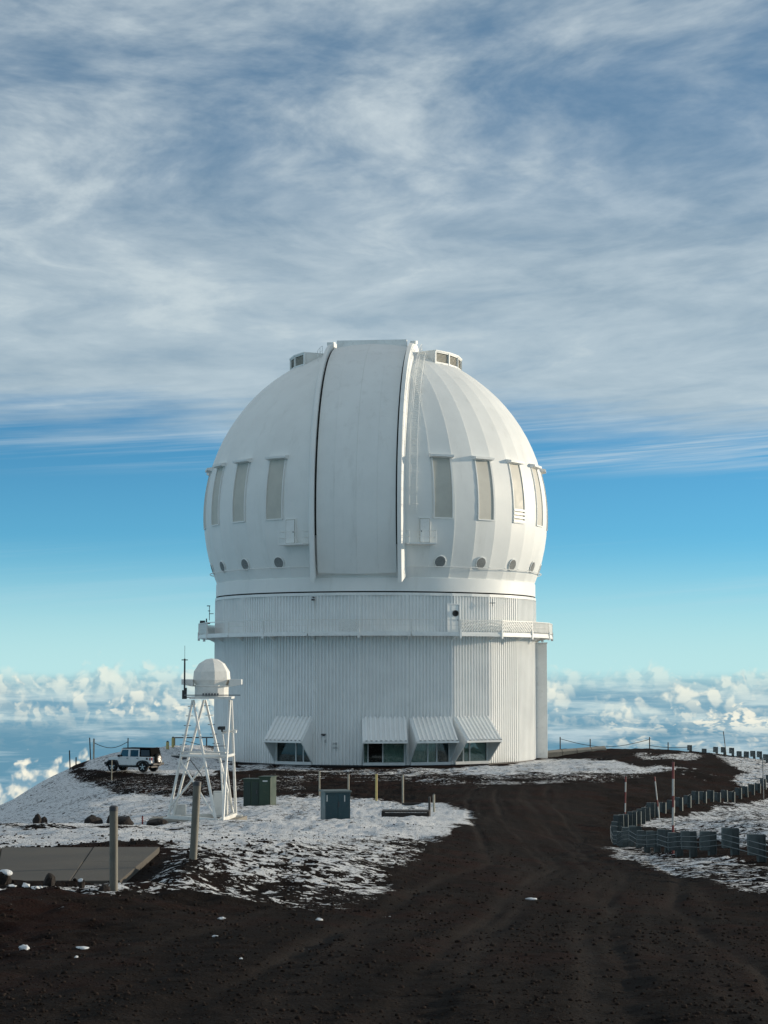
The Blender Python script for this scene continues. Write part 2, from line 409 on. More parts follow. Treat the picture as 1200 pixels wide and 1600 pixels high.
CW = [(0,0,-1.65),(-3,2,-1.65),(3,2,-1.7),(-12,0,-1.2),(12,0,-1.9),(0,-20,-.6),(-25,-15,-.5),(25,-15,-1.2),
 (-12,25,-2.9),(-20,30,-3.6),(-18,60,-6.2),(-30,70,-9),(-40,100,-13),(-48,140,-16),(-40,170,-15.5),(-32,176,-12.5),(-30,200,-12.5),(-20,212,-10.5),
 (0,230,-12),(30,225,-11.5),(-10,200,-7.6),(20,205,-8),
 (-.75,160,PAD),(-.75,174,PAD),(-14,170,PAD),(12,168,PAD),(14,180,PAD),(-8,160,PAD),(7,160,PAD),(-15.5,176,-7.4),
 (35,200,-10),(45,160,-11),(40,110,-9.5),(34,80,-8),(25,60,-6.4),(22,45,-4.9),(16,35,-4.0),(14,20,-2.8),(30,30,-4.6)]
pts = [tuple(ray(*p)) for p in CPX] + CW
pts = np.array(pts, float)
SC = 50.0
def tps_k(r2): return np.where(r2 > 0, r2 * np.log(np.maximum(r2, 1e-12)), 0)
def warp_xy(X, Y):                         # near ground gets more room than far ground
    return X / SC, np.sign(Y) * np.log1p(np.abs(Y) / 40.0) * 1.6
ax, ay = warp_xy(pts[:, 0], pts[:, 1]); A_ = np.stack([ax, ay], 1)
nP = len(A_); K_ = tps_k(((A_[:, None] - A_[None]) ** 2).sum(-1)) + np.eye(nP) * 2e-3
Pm = np.hstack([np.ones((nP, 1)), A_]); L_ = np.block([[K_, Pm], [Pm.T, np.zeros((3, 3))]])
W_ = np.linalg.solve(L_, np.concatenate([pts[:, 2], np.zeros(3)]))
def macro(X, Y):
    X = np.asarray(X, float); Y = np.asarray(Y, float); sh = X.shape; X = X.ravel(); Y = Y.ravel()
    Xc = np.clip(X, -48, 45); Yc = np.clip(Y, -20, 230)
    x, y = warp_xy(Xc, Yc); out = np.empty(len(x))
    for i in range(0, len(x), 20000):
        q = np.stack([x[i:i + 20000], y[i:i + 20000]], 1)
        out[i:i + 20000] = tps_k(((q[:, None] - A_[None]) ** 2).sum(-1)) @ W_[:nP] + W_[nP] + q @ W_[nP + 1:]
    dist = np.hypot(X - Xc, np.maximum(Y - Yc, 0))
    out -= dist * .38
    out -= np.minimum(Y - Yc, 0) * -.03
    r = np.hypot(X - BX, Y - BY)               # level ground under the observatory
    w = np.clip((19.5 - r) / 3.5, 0, 1); w = w * w * (3 - 2 * w)
    out = out * (1 - w) + PAD * w
    return out.reshape(sh)
BX, BY = -0.75, 174.0
SZ = -3.03
SLAB = [ray(px_, py_, 1) for px_, py_ in ((250, 1323), (188, 1376), (70, 1380), (-420, 1380), (-420, 1323))]
SLAB = [Vector((p.x / p.z * SZ, p.y / p.z * SZ)) for p in SLAB]
def slab_dist(X, Y):                       # positive inside the slab's outline
    q = [(SLAB[0].x, SLAB[0].y), (SLAB[1].x, SLAB[1].y), (SLAB[3].x, SLAB[1].y), (SLAB[4].x, SLAB[4].y)]
    d = np.full(np.shape(X), 1e9)
    for (x0, y0), (x1, y1) in zip(q, q[1:] + q[:1]):
        L = math.hypot(x1 - x0, y1 - y0); d = np.minimum(d, -((x1 - x0) * (Y - y0) - (y1 - y0) * (X - x0)) / L)
    return d
_tab = RNG.random((256, 256))
def vnoise(x, y):
    xi = np.floor(x).astype(int); yi = np.floor(y).astype(int); fx = x - xi; fy = y - yi
    fx = fx * fx * (3 - 2 * fx); fy = fy * fy * (3 - 2 * fy)
    a = _tab[xi & 255, yi & 255]; b = _tab[(xi + 1) & 255, yi & 255]; c = _tab[xi & 255, (yi + 1) & 255]; d = _tab[(xi + 1) & 255, (yi + 1) & 255]
    return (a * (1 - fx) + b * fx) * (1 - fy) + (c * (1 - fx) + d * fx) * fy - .5
def fbm(x, y, o=4):
    s_ = 0; a = 1.0
    for i in range(o): s_ = s_ + a * vnoise(x * 2 ** i + 17 * i, y * 2 ** i + 31 * i); a *= .5
    return s_
# the road's centre line (depth, x) and its width
ROAD = np.array([(-20,-.5),(5,.4),(12.5,.75),(25,2.0),(35,3.3),(45,4.4),(60,5.2),(75,5.5),(95,6.2),(112,7.5),(130,9.0)], float)
def road_off(X, Y): return X - np.interp(Y, ROAD[:, 0], ROAD[:, 1])
def road_w(X, Y):
    o = road_off(X, Y); hw = np.interp(Y, [0, 12, 30, 60, 90, 130], [9, 6, 4.2, 4.0, 4.5, 6])
    w = np.clip((hw - np.abs(o)) / 1.5, 0, 1); return w * np.clip((128 - Y) / 15, 0, 1)
def track(X, Y):
    o = road_off(X, Y) + fbm(Y * .09, Y * 0 + 3.3, 2) * .5
    t = 0
    for c, a in ((-2.15, .8), (-.75, .9), (-.45, .5), (.65, .6), (.95, .7), (2.1, .9)):
        t = t + a * np.exp(-((o - c) / .15) ** 2)
    return np.clip(t * (.75 + fbm(o * 1.5 + 7, Y * .25, 3)), 0, 1) * road_w(X, Y)
def height(X, Y, fine=True):
    X = np.asarray(X, float); Y = np.asarray(Y, float)
    z = macro(X, Y)
    rw = road_w(X, Y); r = np.hypot(X - BX, Y - BY); near_b = np.clip((r - 14.0) / 3, 0, 1)
    rough = (1 - rw * .85) * near_b
    z = z + rough * (fbm(X * .22, Y * .22, 3) * .28 + fbm(X * .9 + 9, Y * .9, 3) * .12)
    if fine:
        z = z + (.35 + .65 * rough) * near_b * fbm(X * 4.1 + 3, Y * 4.1, 3) * .055
        z = z - track(X, Y) * .055
        o = road_off(X, Y); z = z + rw * .03 * fbm(o * 3.0, Y * .35, 3)
    sd = slab_dist(X, Y)                    # earth is cut and levelled round the slab
    w = np.clip((sd + 1.1) / 1.0, 0, 1); w = w * w * (3 - 2 * w)
    lvl = SZ - .10 - .06 * np.clip(sd, 0, 1) - .12 * np.clip((SLAB[1].y + .3 - Y) / .5, 0, 1) + .05 * np.clip((Y - SLAB[0].y + .2) / .4, 0, 1)
    return z * (1 - w) + lvl * w
def gz(x, y): return float(height(np.array([x]), np.array([y]), False)[0])
def at(px_, d, sink=.03):                  # ground point under a pixel column at a distance
    x = (px_ - 600) / F * d * (1 / (CP - (800 - 1250) / F * SP))
    return Vector((x, d, gz(x, d) - sink))
def hit(px_, py_, d0=9.0, d1=230.0):       # first ground point along the pixel's ray
    ds = np.geomspace(d0, d1, 900); a = (px_ - 600) / F; b = (800 - py_) / F; y = CP - b * SP; z = SP + b * CP
    h = height(a / y * ds, ds, False); i = np.nonzero(h > z / y * ds)[0]
    d = ds[i[0]] if len(i) else d1
    p = ray(px_, py_, d); p.z = gz(p.x, p.y); return p

# where snow lies: outlines read off the photograph, turned into an attribute of the ground
SNOW = [  # polygon, value, feather(px)
 ([(-900,1500),(-900,1405),(700,1400),(640,1450),(500,1500)], .215, 40),
 ([(-900,1388),(120,1383),(200,1366),(262,1392),(180,1410),(-900,1406)], .50, 14),
 ([(262,1314),(330,1304),(480,1300),(600,1296),(705,1290),(676,1340),(610,1385),(550,1412),(480,1425),(380,1412),(300,1405),(200,1405),(205,1366)], .45, 22),
 ([(290,1308),(480,1300),(590,1296),(660,1294),(615,1352),(560,1380),(470,1376),(380,1352)], .53, 26),
 ([(-900,1294),(240,1292),(370,1287),(470,1264),(560,1264),(690,1256),(748,1271),(748,1284),(690,1298),(640,1304),(560,1311),(480,1317),(330,1322),(252,1321),(-900,1326)], .67, 16),
 ([(370,1246),(480,1242),(560,1245),(640,1256),(700,1264),(470,1269),(380,1287),(300,1292),(240,1292),(240,1240)], .61, 9),
 ([(-900,1296),(250,1292),(300,1242),(175,1226),(120,1206),(140,1178),(300,1158),(380,1180),(340,1215),(250,1212),(165,1207),(105,1199),(-900,1199)], .61, 6),
 ([(112,1203),(165,1209),(250,1213),(300,1214),(480,1214),(480,1238),(300,1243),(180,1240),(120,1218)], .38, 6),
 ([(280,1196),(480,1197),(640,1201),(780,1196),(862,1180),(960,1188),(1060,1196),(1110,1204),(960,1210),(860,1212),(700,1210),(560,1207),(400,1205),(280,1208)], .61, 12),
 ([(430,1209),(700,1211),(960,1210),(1040,1206),(1000,1216),(860,1228),(600,1222),(430,1219)], .465, 16),
 ([(980,1176),(1080,1176),(1110,1180),(1090,1192),(1000,1188)], .49, 7),
 ([(1110,1178),(1230,1188),(1500,1188),(1500,1225),(1160,1236),(1140,1222),(1150,1205)], .56, 9),
 ([(985,1290),(1000,1280),(1060,1270),(1230,1238),(1600,1238),(1600,1340),(1150,1320),(1060,1302)], .535, 9),
 ([(930,1334),(958,1318),(1060,1336),(1210,1352),(1600,1390),(1600,1470),(1215,1412),(1120,1388),(1010,1358)], .50, 14),
]
STREAKS = [([(1010,1198),(1060,1204),(1105,1209),(1140,1216),(1150,1222)], .5), ([(1060,1207),(1090,1213),(1108,1219)], .45),
           ([(930,1200),(1000,1203),(1060,1206)], .4)]
def snow_cov(X, Y, Z):
    u_, v_ = pix(X, Y, Z); YS = 2.6; c = np.zeros(len(X))
    wob = fbm(X * .55, Y * .22, 3)
    for poly, val, fe in SNOW:
        p = np.array(poly, float) * (1, YS); q = np.stack([u_ + wob * 18, v_ * YS + wob * fe * 2.2], 1)
        ins = np.zeros(len(X), bool); dd = np.full(len(X), 1e9); n = len(p)
        for i in range(n):
            a, b = p[i], p[(i + 1) % n]
            cond = ((a[1] > q[:, 1]) != (b[1] > q[:, 1]))
            with np.errstate(divide='ignore', invalid='ignore'):
                xs = (b[0] - a[0]) * (q[:, 1] - a[1]) / (b[1] - a[1] + 1e-12) + a[0]
            ins ^= cond & (q[:, 0] < xs)
            e = b - a; t = np.clip(((q - a) @ e) / (e @ e + 1e-9), 0, 1)
            dd = np.minimum(dd, np.hypot(*(q - a - t[:, None] * e).T))
        sd = np.where(ins, dd, -dd); w = np.clip(sd / (fe * YS) + .5, 0, 1); w = w * w * (3 - 2 * w)
        c = c * (1 - w) + val * w
    for line, val in STREAKS:
        p = np.array(line, float) * (1, 3); q = np.stack([u_, v_ * 3], 1); dd = np.full(len(X), 1e9)
        for a, b in zip(p[:-1], p[1:]):
            e = b - a; t = np.clip(((q - a) @ e) / (e @ e), 0, 1); dd = np.minimum(dd, np.hypot(*(q - a - t[:, None] * e).T))
        c = np.maximum(c, val * np.exp(-(dd / 3.2) ** 2))
    return np.where((Y < 9), .05, c)

def axis(core, step, ratio, far, n_far):
    out = [0.0]; s_ = step
    while out[-1] < far:
        if out[-1] > core: s_ *= ratio
        out.append(out[-1] + s_)
    tail = list(np.geomspace(out[-1] * 1.15, 6000, n_far)); return np.array(out + tail)
xp = axis(3.0, .055, 1.017, 46, 14); gx = np.concatenate([-xp[:0:-1], xp])
gy = [9.0]
while gy[-1] < 205: gy.append(gy[-1] + max(.05, gy[-1] * .0058))
gy = np.concatenate([-np.geomspace(3000, 3, 12), np.linspace(0, 8.8, 20), gy, np.geomspace(gy[-1] * 1.02, 6000, 22)])
GX, GY = np.meshgrid(gx, gy); GZ = height(GX, GY)
nx, ny = len(gx), len(gy)
me = bpy.data.meshes.new("ground")
vs = np.stack([GX.ravel(), GY.ravel(), GZ.ravel()], 1)
idx = np.arange(nx * ny).reshape(ny, nx)
fs = np.stack([idx[:-1, :-1].ravel(), idx[:-1, 1:].ravel(), idx[1:, 1:].ravel(), idx[1:, :-1].ravel()], 1)
me.vertices.add(len(vs)); me.vertices.foreach_set('co', vs.ravel())
me.loops.add(fs.size); me.loops.foreach_set('vertex_index', fs.ravel().astype(np.int32))
me.polygons.add(len(fs)); me.polygons.foreach_set('loop_start', np.arange(0, fs.size, 4, dtype=np.int32))
me.polygons.foreach_set('use_smooth', np.ones(len(fs), bool))
me.update(); me.validate()
sc_ = snow_cov(vs[:, 0], vs[:, 1], macro(vs[:, 0], vs[:, 1]))
a_ = me.attributes.new('snow', 'FLOAT', 'POINT'); a_.data.foreach_set('value', sc_.astype(np.float32))
a_ = me.attributes.new('track', 'FLOAT', 'POINT'); _o = road_off(vs[:, 0], vs[:, 1])
a_.data.foreach_set('value', np.clip(track(vs[:, 0], vs[:, 1]) + road_w(vs[:, 0], vs[:, 1]) * 1.1 * np.clip(fbm(_o * 3.6 + 60, vs[:, 1] * .10 + 9, 4) + .05, 0, .6), 0, 1).astype(np.float32))
def ground_mat():
    m = bpy.data.materials.new('volcanic_ground'); m.use_nodes = True; t = m.node_tree; g = G(t); b = t.nodes['Principled BSDF']
    geo = g.n('ShaderNodeNewGeometry'); p = V(g, geo.outputs['Position'])
    def attr(nm):
        a = g.n('ShaderNodeAttribute'); a.attribute_name = nm; return V(g, a.outputs['Fac'])
    sn = attr('snow'); tr = attr('track')
    n_big = g.noise(p, .35, 4, .6); n_m = g.noise(p, 2.2, 6, .66); n_f = g.noise(g.off(p, (5, 3, 1)), 4.2, 4, .62); n_g = g.noise(g.off(p, (1, 7, 2)), 17.0, 3, .65); n_ff = g.noise(p, 48, 4, .72)
    val = sn + (n_m - .5) * .45 + (n_f - .5) * 1.0 + (n_g - .5) * .42 + (n_big - .5) * .40
    mask = g.ss(val, .492, .525)
    mask = mask * g.ss(n_g, .33, .41, 0, 1.0) * g.ss(n_ff, .30, .42, .2, 1.0)
    dirt = g.mix(g.ss(n_m, .35, .7), (.0080, .0062, .0057), (.0185, .0130, .0108))
    dirt = g.mix(g.ss(n_big, .44, .64, 0, .85), dirt, (.027, .0108, .0080))
    dirt = g.mix(g.ss(n_ff, .54, .66, 0, .85), dirt, (.056, .046, .041))
    dirt = g.mix(g.ss(n_ff, .46, .34, 0, .8), dirt, (.0025, .002, .002))  # crevice shade painted into the colour where the grain noise dips
    dirt = g.mix(g.ss(n_f, .42, .70, 0, .55), dirt, (.021, .0165, .0145))
    dirt = g.mix(tr * .85, dirt, (.0320, .0260, .0226))
    snow = g.mix(g.ss(n_f, .3, .7), (.74, .765, .80), (.84, .855, .87))
    c = g.mix(mask, dirt, snow); g.put(b.inputs['Base Color'], c)
    g.put(b.inputs['Roughness'], g.lin(mask, 0, 1, .95, .6)); g.put(b.inputs['Specular IOR Level'], g.lin(mask, 0, 1, .04, .35))
    vor = g.voro(p, 24, 'F1', 1)
    hgt = mask * .055 + n_ff * .05 * (1 - tr * .5) - vor * .034 + n_f * .035
    bn = g.n('ShaderNodeBump'); bn.inputs['Strength'].default_value = .9; bn.inputs['Distance'].default_value = 1.0
    g.put(bn.inputs['Height'], hgt); t.links.new(bn.outputs[0], b.inputs['Normal'])
    return m
M['ground'] = ground_mat(); me.materials.append(M['ground'])
ground = link('ground', me); tag(ground, 'dark volcanic cinder ground with dirt road and patchy snow', None, kind='structure')

# ------------------------------------------------------------------ observatory: fixed building
NW = 23; STEP = 2 * math.pi / NW; RW = 14.4; AP = RW * math.cos(STEP / 2); CH = 2 * RW * math.sin(STEP / 2)
A0 = R(3.0)                                     # centre angle of the panel that faces the camera most
Z1, ZD, Z2, Z3 = 10.62, 11.12, 14.12, 14.36      # top of lower wall, deck, upper wall, cornice
obs = thing('observatory_building', 'round white ribbed-metal observatory base building below the dome', 'observatory', (BX, BY, PAD))
def pol(a, r, z=0.0): return Vector((math.sin(a) * r, -math.cos(a) * r, z))
def ribbed(w, z0, z1, y, n, dep=.13):
    m = MB(); per = w / n; xs = []
    for i in range(n):
        x = -w / 2 + i * per
        xs += [(x, 0), (x + per * .54, 0), (x + per * .62, -dep), (x + per * .92, -dep)]
    xs.append((w / 2, 0))
    vs = [(x, y + d, z) for z in (z0, z1) for x, d in xs]; k_ = len(xs)
    m.add(vs, [(i, i + 1, k_ + i + 1, k_ + i) for i in range(k_ - 1)])
    return m
low = ribbed(CH - .02, .10, Z1 + .27, -AP, 13).mesh('wall_panel', M['siding'])
low_w = ribbed(CH - .02, 2.62, Z1 + .27, -AP, 13).mesh('wall_panel_over_window', M['siding'])
upp = ribbed(CH - .02, ZD, Z2, -AP, 13, .11).mesh('upper_wall_panel', M['siding'])
trim = MB().box((0, 0, (Z1 + .1) / 2), (.17, .16, Z1 - .1)).box((0, 0, (ZD + Z2) / 2), (.15, .15, Z2 - ZD)).mesh('corner_trim', M['trim'])
HOODS = {0, 1, 2, -2}
for i in range(-11, 12):
    a = A0 + i * STEP
    link('wall_panel', low_w if i in HOODS else low, obs, (0, 0, 0), a)
    link('upper_wall_panel', upp, obs, (0, 0, 0), a)
    o = link('corner_trim', trim, obs, pol(a + STEP / 2, RW - .02), a + STEP / 2)
MB().lathe([(RW - .10, -.30), (RW - .10, .09), (RW - .45, .09)], NW, A0 + STEP / 2, A0 + STEP / 2 + 2 * math.pi, cap=False).build('foot_shadow_strip', M['steel_dark'], obs)  # dark band standing in for the shadow line along the wall foot
MB().lathe([(RW - .2, Z2 + .002), (RW + .10, Z2 + .002), (RW + .10, Z3), (RW - .6, Z3)], NW * 2, A0 + STEP / 2, A0 + STEP / 2 + 2 * math.pi, cap=False).build('cornice', M['trim'], obs)
MB().lathe([(RW - .3, Z3 - .3), (RW - .3, Z3 + .5)], 92, cap=False).build('dark_gap', M['gap'], obs, smooth=40)
# interior floor so that light does not leak
MB().lathe([(.01, 10.8), (RW - .45, 10.8)], 46, cap=False).build('inner_floor', M['dark'], obs)
# window bays with sloping ribbed hoods
HW = 3.60; HT, HM, HO = 4.02, 2.10, 1.86
def bay(i, spec):
    a = A0 + i * STEP; yw = -AP
    # recessed room behind the glass
    rm = MB()
    x0 = HW / 2 - .05
    rm.add([(-x0, yw + .12, .2), (x0, yw + .12, .2), (x0, yw + 2.2, .2), (-x0, yw + 2.2, .2),
            (-x0, yw + .12, 2.6), (x0, yw + .12, 2.6), (x0, yw + 2.2, 2.6), (-x0, yw + 2.2, 2.6)],
           [(0, 1, 2, 3), (4, 5, 6, 7), (3, 2, 6, 7), (0, 3, 7, 4), (1, 2, 6, 5)])
    h = thing('window_hood', None, None, (0, 0, 0), a); h.parent = obs
    rm.build('room', M['dark'], h)
    roof = MB(); nr = 9; per = HW / nr; dv = Vector((0, -HO, HM - HT)); nrm = Vector((0, HM - HT, HO)).normalized()
    prof = []
    for j in range(nr):
        x = -HW / 2 + j * per
        prof += [(x, 0), (x + per * .45, 0), (x + per * .52, .13), (x + per * .88, .13)]
    prof.append((HW / 2, 0)); kk = len(prof)
    p0 = Vector((0, yw - .03, HT)); vs = [p0 + Vector((x, 0, 0)) + nrm * d for x, d in prof] + [p0 + dv + Vector((x, 0, 0)) + nrm * d for x, d in prof]
    vs += [v_ - nrm * .12 - Vector((0, 0, 0)) for v_ in (vs[0], vs[kk - 1], vs[2 * kk - 1], vs[kk])]
    roof.add(vs, [(j, j + 1, kk + j + 1, kk + j) for j in range(kk - 1)] + [(2 * kk, 2 * kk + 1, 2 * kk + 2, 2 * kk + 3), (2 * kk, 0, kk, 2 * kk + 3), (kk - 1, 2 * kk + 1, 2 * kk + 2, 2 * kk - 1)])
    roof.build('hood_roof', M['siding'], h)
    MB().box((0, yw - HO - .05, HM - .07), (HW + .1, .07, .17)).build('fascia', M['trim'], h)
    for s_ in (-1, 1):
        x = s_ * HW / 2
        tri = [(yw - .005, HT - .02), (yw - HO - .02, HM - .10), (yw - .005, .12)]
        MB().loops([(x - .045, y, z) for y, z in tri], [(x + .045, y, z) for y, z in tri]).build('side_panel', M['siding'], h)
    fr = MB(); fr.box((0, yw - .06, .20), (HW - .1, .30, .24))
    fr.box((0, yw + .02, 2.52), (HW - .1, .12, .20))
    for s_ in (-1, 1):
        fr.box((s_ * (HW / 2 - .10), yw + .02, 1.37), (.10, .12, 2.1)); fr.box((s_ * (CH / 2 - .08), yw - .005, 1.35), (.17, .06, 2.5))
    fr.build('window_frame', M['trim'], h)
    xa = -HW / 2 + .15; span = HW - .30
    for (f0, f1, cur) in spec:
        w = (f1 - f0) * span; c = xa + (f0 + f1) / 2 * span
        pn = MB().box((c, yw + .03, 1.37), (w - .07, .012, 2.08)).build('window_pane', M['glass'], h)
        if cur:
            cm = MB(); n = max(4, int(w / .07)); vs = []
            for j in range(n + 1):
                vs += [(c - w / 2 + w * j / n, yw + .16 + (.05 if j % 2 else 0), .33), (c - w / 2 + w * j / n, yw + .16 + (.05 if j % 2 else 0), 2.55)]
            cm.add(vs, [(2 * j, 2 * j + 2, 2 * j + 3, 2 * j + 1) for j in range(n)]); cm.build('curtain', M['curtain'], h)
        if f1 < .99:
            MB().box((xa + f1 * span, yw + .0, 1.37), (.085, .10, 2.1)).build('mullion', M['trim'], h)
bay(0, [(0, .10, 1), (.10, .47, 0), (.47, 1, 1)])
bay(1, [(0, .44, 1), (.44, .68, 1), (.68, 1, 0)])
bay(2, [(0, .26, 0), (.26, .46, 1), (.46, 1, 1)])
bay(-2, [(0, .56, 0), (.56, .78, 0), (.78, 1, 0)])
# small fittings on the wall
for (deg, z, w, hh, mt) in ((-16.8, 2.05, .34, .30, 'sign'), (-13.1, 1.85, .52, .20, 'sign'), (-13.1, 1.50, .52, .22, 'sign')):
    a = R(deg); s_ = MB().box((0, 0, 0), (w, .04, hh)).build('sign_plate', M['sign'], obs, pol(a, RW * .998, z), a)
    q = MB()
    for j in range(3): q.box((random.uniform(-.03, .03), -.024, hh * (.25 - .25 * j)), (w * random.uniform(.5, .8), .006, hh * .10))
    q.build('print', M['ink'], s_)
MB().box((0, -.10, .06), (.36, .22, .10)).box((0, -.05, 0), (.20, .08, .16)).build('wall_lamp', M['steel_dark'], obs, pol(R(-17.1), RW, 2.55), R(-17.1))
# door and drum fan on the upper wall
a = R(27.0); dr = MB().box((0, -.14, 1.12), (.98, .12, 2.24)).build('balcony_door', M['door_white'], obs, pol(a, RW * .992, ZD), a)
MB().lathe([(.26, 0), (.26, .12), (.20, .12), (.2, .02)], 18).build('round_vent', M['black_pl'], dr)
vent = dr.children[0]; vent.location = (.16, -.20, 1.55); vent.rotation_euler = (math.pi / 2, 0, 0)
MB().box((.40, -.22, 1.0), (.05, .06, .16)).build('door_handle', M['black_pl'], dr)
MB().box((0, -.15, 2.31), (1.24, .18, .1)).box((-.57, -.15, 1.1), (.1, .18, 2.32)).box((.57, -.15, 1.1), (.1, .18, 2.32)).build('door_frame', M['siding'], dr)
# conduit and camera
a = R(-20.6); cd = MB().path([(0, -.16, 2.75), (0, -.12, 1.6), (.02, -.12, 1.0), (-.1, -.12, .6), (-.3, -.12, .35)], .028).build('conduit', M['trim'], obs, pol(a, RW - .02, ZD), a)
MB().box((0, -.32, 2.66), (.16, .34, .14)).tube((0, -.1, 2.86), (0, -.35, 2.86), .07).build('camera_housing', M['steel_dark'], cd)
# windvanes at the left rim
MB().tube((-14.55, -1.5, 13.0), (-14.95, -1.5, 13.0), .03).tube((-14.92, -1.5, 12.4), (-14.92, -1.5, 13.7), .03).box((-15.0, -1.5, 13.7), (.3, .06, .08)).box((-14.95, -1.5, 13.25), (.22, .05, .06)).build('wind_sensor', M['steel_dark'], obs)
MB().tube((10.0, -10.75, 13.55), (9.95, -11.25, 13.55), .03).box((9.95, -11.2, 13.6), (.5, .06, .07)).tube((9.95, -11.2, 13.3), (9.95, -11.2, 13.95), .03).build('wind_sensor', M['cable'], obs)
# balcony ring
RD = 15.95; CD = 2 * RD * math.sin(STEP / 2); AD = RD * math.cos(STEP / 2)
deck = MB()
ri = AP - .02
deck.loops([(-CH / 2 - .02, -ri, Z1 + .28), (CH / 2 + .02, -ri, Z1 + .28), (CD / 2 - .012, -AD, Z1 + .28), (-CD / 2 + .012, -AD, Z1 + .28)],
           [(-CH / 2 - .02, -ri, ZD - .03), (CH / 2 + .02, -ri, ZD - .03), (CD / 2 - .012, -AD, ZD - .03), (-CD / 2 + .012, -AD, ZD - .03)])
deck_m = deck.mesh('deck_segment', M['trim'])
beam_m = MB().bar((-CD / 2 + .05, -AD + .02, Z1 + .22), (CD / 2 - .05, -AD + .02, Z1 + .22), .12, .20).mesh('edge_beam', M['trim'])
brk_m = MB().loops([(-.06, -ri, Z1 - .35), (-.06, -AD + .5, Z1 + .18), (-.06, -ri, Z1 + .25)], [(.06, -ri, Z1 - .35), (.06, -AD + .5, Z1 + .18), (.06, -ri, Z1 + .25)]).mesh('deck_bracket', M['trim'])
post_m = MB().box((0, 0, .42), (.10, .10, 1.10)).mesh('railing_post', M['steel_white'])
pb_m = MB().box((0, 0, -.18), (.17, .20, .75)).mesh('post_foot', M['trim'])
rail_m = MB().bar((-CD / 2, -AD, ZD + .95), (CD / 2, -AD, ZD + .95), .07, .07).mesh('top_rail', M['steel_white'])
rail2_m = MB().bar((-CD / 2, -AD, ZD + .50), (CD / 2, -AD, ZD + .50), .03, .03).mesh('mid_rail', M['steel_white'])
inf = MB(); n = 17
for j in range(-6, n):
    x0 = -CD / 2 + .08 + j * (CD / n); x1 = x0 + .75
    t0 = max(0, (-CD / 2 + .06 - x0) / .75); t1 = min(1, (CD / 2 - .06 - x0) / .75)
    if t1 - t0 < .05: continue
    inf.bar((x0 + .75 * t0, -AD, ZD + .06 + .86 * t0), (x0 + .75 * t1, -AD, ZD + .06 + .86 * t1), .07, .07)
inf.box((0, -AD + .02, ZD + .48), (.03, .03, .9))
inf_m = inf.mesh('mesh_infill', M['steel_white'])
sol_m = MB().box((0, -AD, ZD + .46), (CD - .1, .03, .86)).mesh('infill_sheet', M['grey_box'])
part_m = MB()
for j in range(-4, 9):
    x0 = .55 + j * .17; t0 = max(0, (.55 - x0) / .75); t1 = min(1, (2.05 - x0) / .75)
    if t1 - t0 > .05: part_m.bar((x0 + .75 * t0, -AD, ZD + .90 - .84 * t0), (x0 + .75 * t1, -AD, ZD + .90 - .84 * t1), .075, .075)
part_m = part_m.mesh('mesh_infill_short', M['steel_white'])
for i in range(-11, 12):
    a = A0 + i * STEP
    link('deck_segment', deck_m, obs, (0, 0, 0), a); link('edge_beam', beam_m, obs, (0, 0, 0), a)
    link('top_rail', rail_m, obs, (0, 0, 0), a); link('mid_rail', rail2_m, obs, (0, 0, 0), a)
    link('deck_bracket', brk_m, obs, (0, 0, 0), a + STEP / 2)
    big = i >= 1 or i <= -6 or i == -1
    pst = link('railing_post', post_m, obs, pol(a + STEP / 2, RD - .02, ZD), a + STEP / 2)
    if big or i % 2: link('post_foot', pb_m, pst)
    if i in (2, 3, 4): link('mesh_infill', inf_m, obs, (0, 0, 0), a)
    elif abs(i) >= 5 and abs(i) <= 7: link('infill_sheet', sol_m, obs, (0, 0, 0), a)
    elif i == -1: link('mesh_infill', part_m, obs, (0, 0, 0), a)
MB().box((-15.35, -1.2, ZD + 1.02), (.9, .5, .12)).box((-15.55, -1.3, ZD + 1.16), (.45, .3, .22)).tube((-15.2, -1.3, ZD + 1.0), (-15.2, -1.3, ZD + 1.45), .06).build('rooftop_instrument', M['steel_dark'], obs)
# flat shaft on the right flank
MB().box((14.78, 1.3, 5.22), (1.15, 5.6, 10.2)).build('side_shaft', M['trim'], obs, bevel=.03)
MB().box((14.75, 1.3, 10.38), (1.3, 5.75, .10)).build('shaft_cap', M['siding'], obs)

# ------------------------------------------------------------------ observatory: rotating dome
DZ0 = PAD + Z3 + .12; RC = 15.5; ZC = 14.15 - DZ0          # sphere centre above the dome's base ring
SL = R(-5.85)                                               # direction the slit faces
dome = thing('observatory_dome', 'white round telescope dome with closed shutter on top of the building', 'observatory dome', (BX, BY, DZ0))
def sph(a, la, r=RC): return Vector((math.sin(a) * math.cos(la) * r, -math.cos(a) * math.cos(la) * r, ZC + math.sin(la) * r))
LB = math.asin((8.12 - 14.15) / RC)
MB().lathe([(RW + .02, 0), (RW + .02, 8.10 - DZ0), (RW - .5, 8.30 - DZ0)], 96, cap=False).build('base_ring', M['dome'], dome, smooth=30)
NG = 46; GW = 2 * math.pi / NG
def gore(sign):
    m = MB(); nl = 26; vs = []
    for j in range(nl + 1):
        la = LB + (R(86) - LB) * j / nl
        for x, dr in ((-.5, 0.0 if sign > 0 else .05), (.5, .05 if sign > 0 else 0.0)):
            vs.append(sph(GW * x, la, RC + dr))
        for x, dr in ((-.5, -.12), (.5, -.12)): vs.append(sph(GW * x, la, RC + dr))
    fs = []
    for j in range(nl):
        b = 4 * j
        fs.append((b, b + 1, b + 5, b + 4)); fs.append((b + 2, b, b + 4, b + 6)); fs.append((b + 1, b + 3, b + 7, b + 5))
    m.add(vs, fs); return m.mesh('dome_panel', M['dome'], 30)
gR, gL = gore(1), gore(-1)
